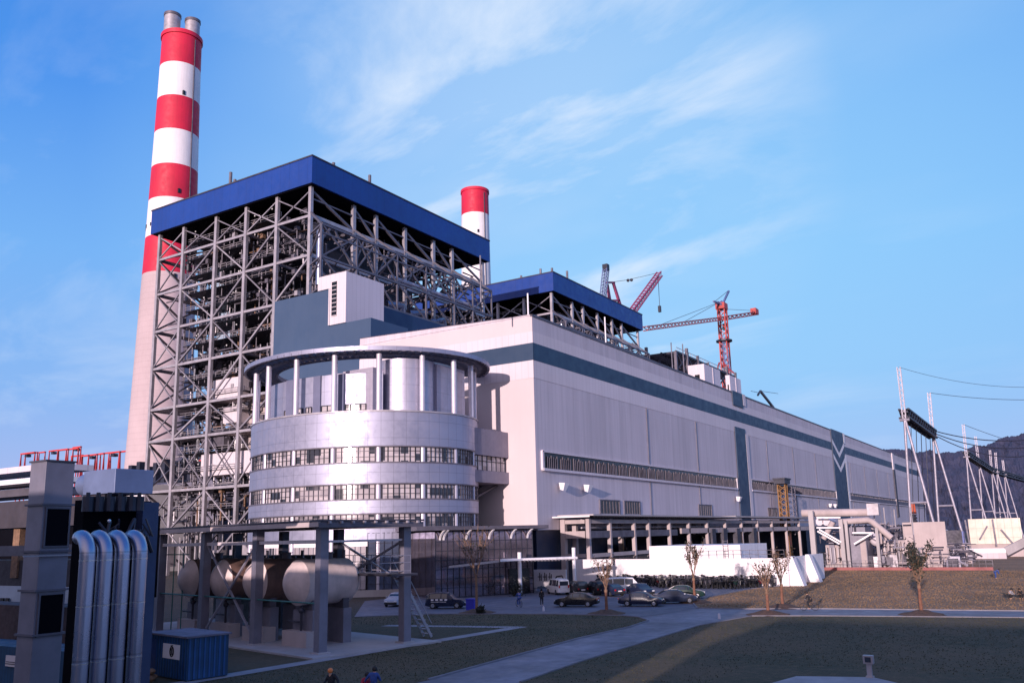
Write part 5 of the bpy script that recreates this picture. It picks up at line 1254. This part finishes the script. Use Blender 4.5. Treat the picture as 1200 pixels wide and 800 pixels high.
# ------------------------------------------------------------------ trees
def tree(x, y, h, spread, nleaf, leafmt, lab, seed, wrap=True, lsz=.13, mound=True):
    r_ = random.Random(seed); t = T('young_tree', lab, 'tree', (x, y, 0))
    tr = M(); th = h*.36; tr.tube([(x,y,0),(x+.05,y+.03,th*.5),(x,y,th)], [.17,.14,.12], 9); tr.build('trunk', 'wrapped_trunk' if wrap else 'bark', t, True)
    M().tube([(x,y,th-.15),(x,y,th+.1)], .16, 9).build('trunk_tie', 'bark', t, True)
    br = M(); tips = []
    def grow(p, d, ln, rad, lv):
        q = p+d*ln; mid_ = p.lerp(q, .5)+Vector((r_.uniform(-1,1), r_.uniform(-1,1), r_.uniform(-.3,.6)))*ln*.06
        br.tube([p, mid_, q], [rad, rad*.82, rad*.62], 5); tips.append((mid_, ln)); tips.append((q, ln))
        if lv == 0: return
        for _ in range(r_.choice((2, 3)) if lv < 3 else 4):
            a = r_.uniform(0, 2*math.pi); sp_ = r_.uniform(.25, .65)*spread
            nd_ = (d+Vector((math.cos(a)*sp_, math.sin(a)*sp_, r_.uniform(-.05,.25)))).normalized()
            grow(q if r_.random() < .6 else mid_, nd_, ln*r_.uniform(.6,.85), rad*.62, lv-1)
    top = Vector((x, y, th))
    for k in range(4):
        a = k*1.57+r_.uniform(-.4,.4); grow(top, Vector((math.cos(a)*.38*spread, math.sin(a)*.38*spread, 1)).normalized(), h*.21, .055, 3)
    br.build('branch', 'bark', t)
    lf = M()
    for i in range(nleaf):
        p, ln = r_.choice(tips); p = p+Vector((r_.gauss(0,.25), r_.gauss(0,.25), r_.gauss(0,.25)))*min(1, ln)
        a, b = Vector((r_.uniform(-1,1), r_.uniform(-1,1), r_.uniform(-1,1))).normalized()*lsz, Vector((r_.uniform(-1,1), r_.uniform(-1,1), r_.uniform(-1,1))).normalized()*lsz*.6
        lf.quad(p-a, p-b, p+a, p+b)
    o = lf.build('crown', leafmt, t)
    if mound:
        mo = M(); n = 26; vs = [(x,y,.42)]
        for ring, (rr_, zz) in enumerate(((.5,.36),(1.0,.2),(1.55,.07),(1.9,.0))):
            for k in range(n): a = 2*math.pi*k/n; q = rr_*(1+r_.uniform(-.1,.1)); vs.append((x+q*math.cos(a), y+q*math.sin(a), zz+.03+(r_.uniform(-.04,.04) if ring < 3 else 0)))
        fs = [(0, 1+k, 1+(k+1) % n) for k in range(n)]
        for q in range(3):
            for k in range(n): a, b = 1+q*n+k, 1+q*n+(k+1) % n; fs.append((a, a+n, b+n, b))
        mo.add(vs, fs).build('earth_mound', 'soil', t, True)
    return t
tree(73.5, 51.5, 9.4, .8, 200, 'leaf_dark', 'tallest thin bare tree, in front of the dark glass lobby', 1, wrap=False)
tree(76.5, 38.5, 6.0, .75, 130, 'leaf', 'small sparse tree with orange trunk on the lawn edge before the parked cars', 2)
tree(91.0, 35.2, 7.0, .55, 360, 'leaf_dark', 'orange trunked tree beside the silver blue car with leaves clumped at its top', 3)
tree(80.1, 24.1, 5.4, .8, 130, 'leaf', 'orange trunked bare tree standing nearest the footpath, left of its twin', 4)
tree(87.3, 24.8, 6.0, .7, 200, 'leaf', 'dark bare tree with orange trunk just right of its nearer twin', 5)
tree(83.8, 11.9, 6.6, .75, 950, 'leaf_dark', 'dark leafy young tree on the right in front of the nearest pylon', 6, lsz=.15)
for i, (x, y, s) in enumerate(((95,60.3,.9),(103.4,57.4,.7),(101,63.5,.8),(72.5,50.3,.4))):
    t = T('shrub', ['dark rounded shrub beside the left porch post','low dark shrub at the foot of the right porch post','upright dark shrub by the lobby door','tiny shrub at the foot of the tallest bare tree'][i], 'shrub', (x, y, 0)); r_ = random.Random(i+30); g = M()
    for k in range(700):
        a, b_, c_ = r_.gauss(0,.42)*s, r_.gauss(0,.42)*s, abs(r_.gauss(.8,.5))*s; p = Vector((x+a, y+b_, c_)); u_ = Vector((r_.uniform(-1,1), r_.uniform(-1,1), r_.uniform(-1,1))).normalized()*.12; v_ = Vector((r_.uniform(-1,1), r_.uniform(-1,1), r_.uniform(-1,1))).normalized()*.08
        g.quad(p-u_, p-v_, p+u_, p+v_)
    g.build('foliage', 'leaf_dark', t); M().cyl(x, y, 0, .7*s, .05, n=6).build('stem', 'bark', t)

# ------------------------------------------------------------------ people
def skin_mesh(name, verts, edges, radii, mt, parent, sub=1):
    me = bpy.data.meshes.new(name); o = bpy.data.objects.new(name, me); COL.objects.link(o); me.from_pydata(verts, edges, [])
    me.materials.append(MATS[mt]); o.parent = parent
    s = o.modifiers.new('skin', 'SKIN'); s.use_smooth_shade = True
    for i, r in enumerate(radii): me.skin_vertices[0].data[i].radius = (r, r)
    me.skin_vertices[0].data[0].use_root = True
    b = o.modifiers.new('sub', 'SUBSURF'); b.levels = sub; b.render_levels = sub
    return o
def person(lab, loc, rz, pose, top, legs, head='hair'):
    t = T('person', lab, 'person', loc); t.rotation_euler = (0, 0, rz)
    p = dict(pelvis=(0,0,.95), chest=(0,0,1.28), neck=(0,0,1.47), head=(0,.01,1.62),
             sl=(.18,0,1.42), el=(.24,.02,1.13), hl=(.25,.10,.86), sr=(-.18,0,1.42), er=(-.24,.02,1.13), hr=(-.25,.10,.86),
             pl=(.10,0,.92), kl=(.11,.04,.50), al=(.11,0,.09), tl=(.12,.16,.04), pr=(-.10,0,.92), kr=(-.11,.04,.50), ar=(-.11,0,.09), tr=(-.12,.16,.04))
    p.update(pose); names = list(p)
    idx = {n: i for i, n in enumerate(names)}
    E = [('pelvis','chest'),('chest','neck'),('neck','head'),('chest','sl'),('sl','el'),('el','hl'),('chest','sr'),('sr','er'),('er','hr'),('pelvis','pl'),('pl','kl'),('kl','al'),('al','tl'),('pelvis','pr'),('pr','kr'),('kr','ar'),('ar','tr')]
    rad = dict(pelvis=.13, chest=.145, neck=.055, head=.095, sl=.07, el=.045, hl=.034, sr=.07, er=.045, hr=.034, pl=.095, kl=.06, al=.042, tl=.035, pr=.095, kr=.06, ar=.042, tr=.035)
    skin_mesh('body', [p[n] for n in names], [(idx[a], idx[b]) for a, b in E], [rad[n] for n in names], 'skin', t)
    def part(nm, ns, es, k, mt_):
        ii = {n: i for i, n in enumerate(ns)}
        skin_mesh(nm, [p[n] for n in ns], [(ii[a], ii[b]) for a, b in es], [rad[n]*k+.012 for n in ns], mt_, t)
    part('jacket', ['chest','pelvis','neck','sl','el','hl','sr','er','hr'], [('pelvis','chest'),('chest','neck'),('chest','sl'),('sl','el'),('el','hl'),('chest','sr'),('sr','er'),('er','hr')], 1.05, top)
    part('trousers', ['pelvis','pl','kl','al','pr','kr','ar'], [('pelvis','pl'),('pl','kl'),('kl','al'),('pelvis','pr'),('pr','kr'),('kr','ar')], 1.08, legs)
    hd = p['head']
    M().sphere((t.location.x+hd[0], t.location.y+hd[1]-.015, t.location.z+hd[2]+.045), .125, 14, 9, 1.0).build('hair' if head == 'hair' else 'helmet', head if head == 'hair' else 'helmet_orange', t, True)
    return t
def bicycle(lab, loc, rz, col='dark_metal'):
    t = T('bicycle', lab, 'bicycle', (0,0,0))
    for y in (-.52, .52):
        w_ = M().tube([(0, y+.33*math.cos(R(a)), .34+.33*math.sin(R(a))) for a in range(0, 361, 20)], .022, 6, cap=False)
        for a in range(0, 180, 30): w_.beam((0,y+.33*math.cos(R(a)),.34+.33*math.sin(R(a))), (0,y-.33*math.cos(R(a)),.34-.33*math.sin(R(a))), .006)
        w_.build('wheel', 'rubber', t, True)
    f = M()
    for a, b in (((0,-.52,.34),(0,-.08,.32)),((0,-.08,.32),(0,-.2,.82)),((0,-.2,.78),(0,.36,.80)),((0,.36,.76),(0,-.08,.32)),((0,-.52,.34),(0,-.18,.74)),((0,.52,.34),(0,.34,.95))): f.tube([a, b], .02, 6)
    f.build('frame', col, t); M().tube([(-.27,.28,1.02),(0,.34,.98),(.27,.28,1.02)], .016, 6).build('handlebar', 'chrome', t)
    M().box(-.08, -.34, .84, .08, -.08, .90).build('saddle', 'rubber', t, bevel=.02)
    t.location = loc; t.rotation_euler = (0, 0, rz); return t
ride = dict(pelvis=(0,-.18,.98), chest=(0,-.02,1.25), neck=(0,.08,1.42), head=(0,.12,1.56), sl=(.17,.03,1.38), el=(.24,.16,1.18), hl=(.24,.28,1.05), sr=(-.17,.03,1.38), er=(-.24,.16,1.18), hr=(-.24,.28,1.05),
            pl=(.09,-.16,.94), kl=(.11,.18,.74), al=(.11,-.02,.36), tl=(.11,.12,.30), pr=(-.09,-.16,.94), kr=(-.11,.12,.60), ar=(-.11,-.05,.20), tr=(-.11,.10,.14))
bicycle('bicycle ridden along the path in front of the right lawn', (84.6, 21.6, .07), R(8))
person('person in dark clothes riding a bicycle on the path by the right lawn', (84.6, 21.6, .07), R(8), ride, 'cloth_black', 'cloth_black')
bicycle('bicycle ridden across the car park near the porch', (80.5, 50.9, .07), R(-35), 'cloth_blue')
person('person in blue riding a bicycle across the car park', (80.5, 50.9, .07), R(-35), ride, 'cloth_blue', 'cloth_blue')
walk = dict(kl=(.10,.16,.52), al=(.11,.26,.11), tl=(.11,.41,.08), kr=(-.10,0,.50), ar=(-.10,-.28,.14), tr=(-.10,-.14,.05), el=(.24,-.08,1.15), hl=(.25,-.12,.90), er=(-.24,.10,1.15), hr=(-.25,.26,.95))
person('small figure in black walking under a dark umbrella across the car park', (82.4, 49.2, .05), R(120), walk, 'cloth_black', 'cloth_black')
um = T('umbrella', 'dark open umbrella held over the figure in the car park', 'umbrella', (82.4, 49.2, 0))
g = M(); n = 12; vs = [(82.4,49.2,2.15)]
for rr_, zz in ((.35,2.08),(.62,1.9)):
    for k in range(n): a = 2*math.pi*k/n; vs.append((82.4+rr_*math.cos(a), 49.2+rr_*math.sin(a), zz))
g.add(vs, [(0,1+k,1+(k+1) % n) for k in range(n)]+[(1+k,1+n+k,1+n+(k+1) % n,1+(k+1) % n) for k in range(n)]).build('canopy', 'cloth_black', um, True)
M().tube([(82.4,49.2,2.2),(82.4,49.2,1.1)], .015, 6).build('handle', 'steel_mid', um)
reach = dict(chest=(0,.06,1.26), neck=(0,.10,1.45), head=(0,.13,1.59), er=(-.38,.02,1.20), hr=(-.50,.18,1.05), el=(.26,.12,1.16), hl=(.20,.36,1.10))
q = P(389, 786, 'z', 1.62)
person('person in black with an orange helmet on the lawn at the bottom edge', (q.x, q.y, .03), R(95), reach, 'cloth_black', 'denim', 'helmet')
q = P(438, 786, 'z', 1.58)
person('person in blue with a dark red cap bending at the bottom edge of the lawn', (q.x, q.y, .03), R(-70), reach, 'cloth_blue', 'denim', 'hair')
q = P(426, 795, 'z', 1.2)
person('person in dull red crouching beside the one in the red cap', (q.x+.2, q.y, -.25), R(150), reach, 'cloth_red', 'cloth_grey', 'hair')
bend = dict(chest=(0,.28,1.12), neck=(0,.42,1.20), head=(0,.54,1.24), sl=(.17,.36,1.16), el=(.2,.42,.90), hl=(.18,.48,.66), sr=(-.17,.36,1.16), er=(-.2,.42,.90), hr=(-.18,.48,.66))
person('person in blue stooping beside a small trolley at the far end of the right lawn', (141, 10.0, .03), R(200), bend, 'cloth_blue', 'cloth_blue')
crouch = dict(pelvis=(0,0,.42), chest=(0,.16,.70), neck=(0,.25,.84), head=(0,.32,.97), sl=(.17,.2,.80), el=(.22,.32,.56), hl=(.16,.48,.50), sr=(-.17,.2,.80), er=(-.22,.32,.56), hr=(-.16,.48,.50),
              pl=(.1,0,.42), kl=(.15,.34,.48), al=(.13,.05,.09), tl=(.13,.2,.04), pr=(-.1,0,.42), kr=(-.15,.34,.48), ar=(-.13,.05,.09), tr=(-.13,.2,.04))
person('person in pale clothes crouching on the lawn at the right edge', (103.0, 6.3, .03), R(160), crouch, 'cloth_grey', 'cloth_black')
person('second crouching figure in black at the right edge of the lawn', (103.4, 5.2, .03), R(60), crouch, 'cloth_black', 'cloth_black')

# small ground fittings
fp = T('bollard_light', 'short grey bollard light with square head at the near path end, bottom right', 'bollard', (48.3, 9.6, 0))
M().box(48.18, 9.42, 0, 48.5, 9.78, .12).build('foot', 'concrete', fp); M().box(48.24, 9.48, .12, 48.44, 9.72, .72).build('post', 'steel', fp)
M().box(48.16, 9.36, .72, 48.52, 9.84, 1.12).build('head', 'steel', fp); M().box(48.13, 9.46, .8, 48.155, 9.74, 1.05).build('lens', 'glass_dark', fp)
g_ = [(843,725,'small pale marker stone at the edge of the road bend'),(637,716,'small pale marker stone in the car park entrance')]
for px_, py_, lab in g_:
    q = P(px_, py_, 'z', 0); t = T('marker_stone', lab, 'marker', tuple(q)); M().tube([(q.x,q.y,0),(q.x,q.y,.4),(q.x,q.y,.52)], [.13,.11,.04], 8).build('stone', 'clad_pale', t, True)
# grass tufts over the lawns
def inside(x, y, poly):
    c = False; n = len(poly)
    for i in range(n):
        (x1, y1), (x2, y2) = poly[i], poly[i-1]
        if (y1 > y) != (y2 > y) and x < (x2-x1)*(y-y1)/(y2-y1)+x1: c = not c
    return c
def tufts(poly, bounds, n, h0, h1, w_, mt_, lab, skip=None):
    g = M(); r_ = random.Random(int(n)); k = 0
    while k < n:
        x, y = r_.uniform(*bounds[:2]), r_.uniform(*bounds[2:])
        if not inside(x, y, poly) or (skip and skip(x, y)): continue
        k += 1; h = r_.uniform(h0, h1); a = r_.uniform(0, 3.14); ca, sa_ = math.cos(a)*w_, math.sin(a)*w_
        g.add([(x-ca, y-sa_, Z2), (x+ca, y+sa_, Z2), (x+r_.uniform(-.05,.05), y+r_.uniform(-.05,.05), Z2+h)], [(0,1,2)])
    o = g.build('grass_tufts', mt_); o['label'] = lab; o['category'] = 'grass'; o['kind'] = 'stuff'
tufts([(28,31.7),(38.5,30.4),(47.3,31),(58,31.7),(66.2,31.5),(71.5,32.2),(73.8,34.2),(74.6,36),(74,43),(72,50),(70.3,55),(66,60),(61,60),(60,52),(61.6,39.2),(28,41.5)], (28,75,30,60), 9000, .02, .075, .035, 'tuft', 'short rough grass tufts over the lawn left of the diagonal road')
tufts([(38,-12),(82.8,-12),(82.8,4.5),(79.6,19.5),(77.8,24.8),(69,26.3),(55.4,25.9),(47.4,25.6),(38,24.8)], (38,83,-12,27), 13000, .02, .075, .035, 'tuft', 'short rough grass tufts over the lawn right of the diagonal road', lambda x, y: x < 50.5 and y < 16.5 and x < 52)
tufts([(90.7,0),(166,0),(166,40),(138,33),(125,32),(114,36),(98.3,36.2),(89.7,34.6),(84.8,32.4),(85,28),(87.2,21),(89.7,4.5)], (84,166,0,40), 26000, .03, .10, .07, 'tuft_dry_sunlit', 'dry brown grass tufts tinted as sunlit over the bank before the transformer yard')
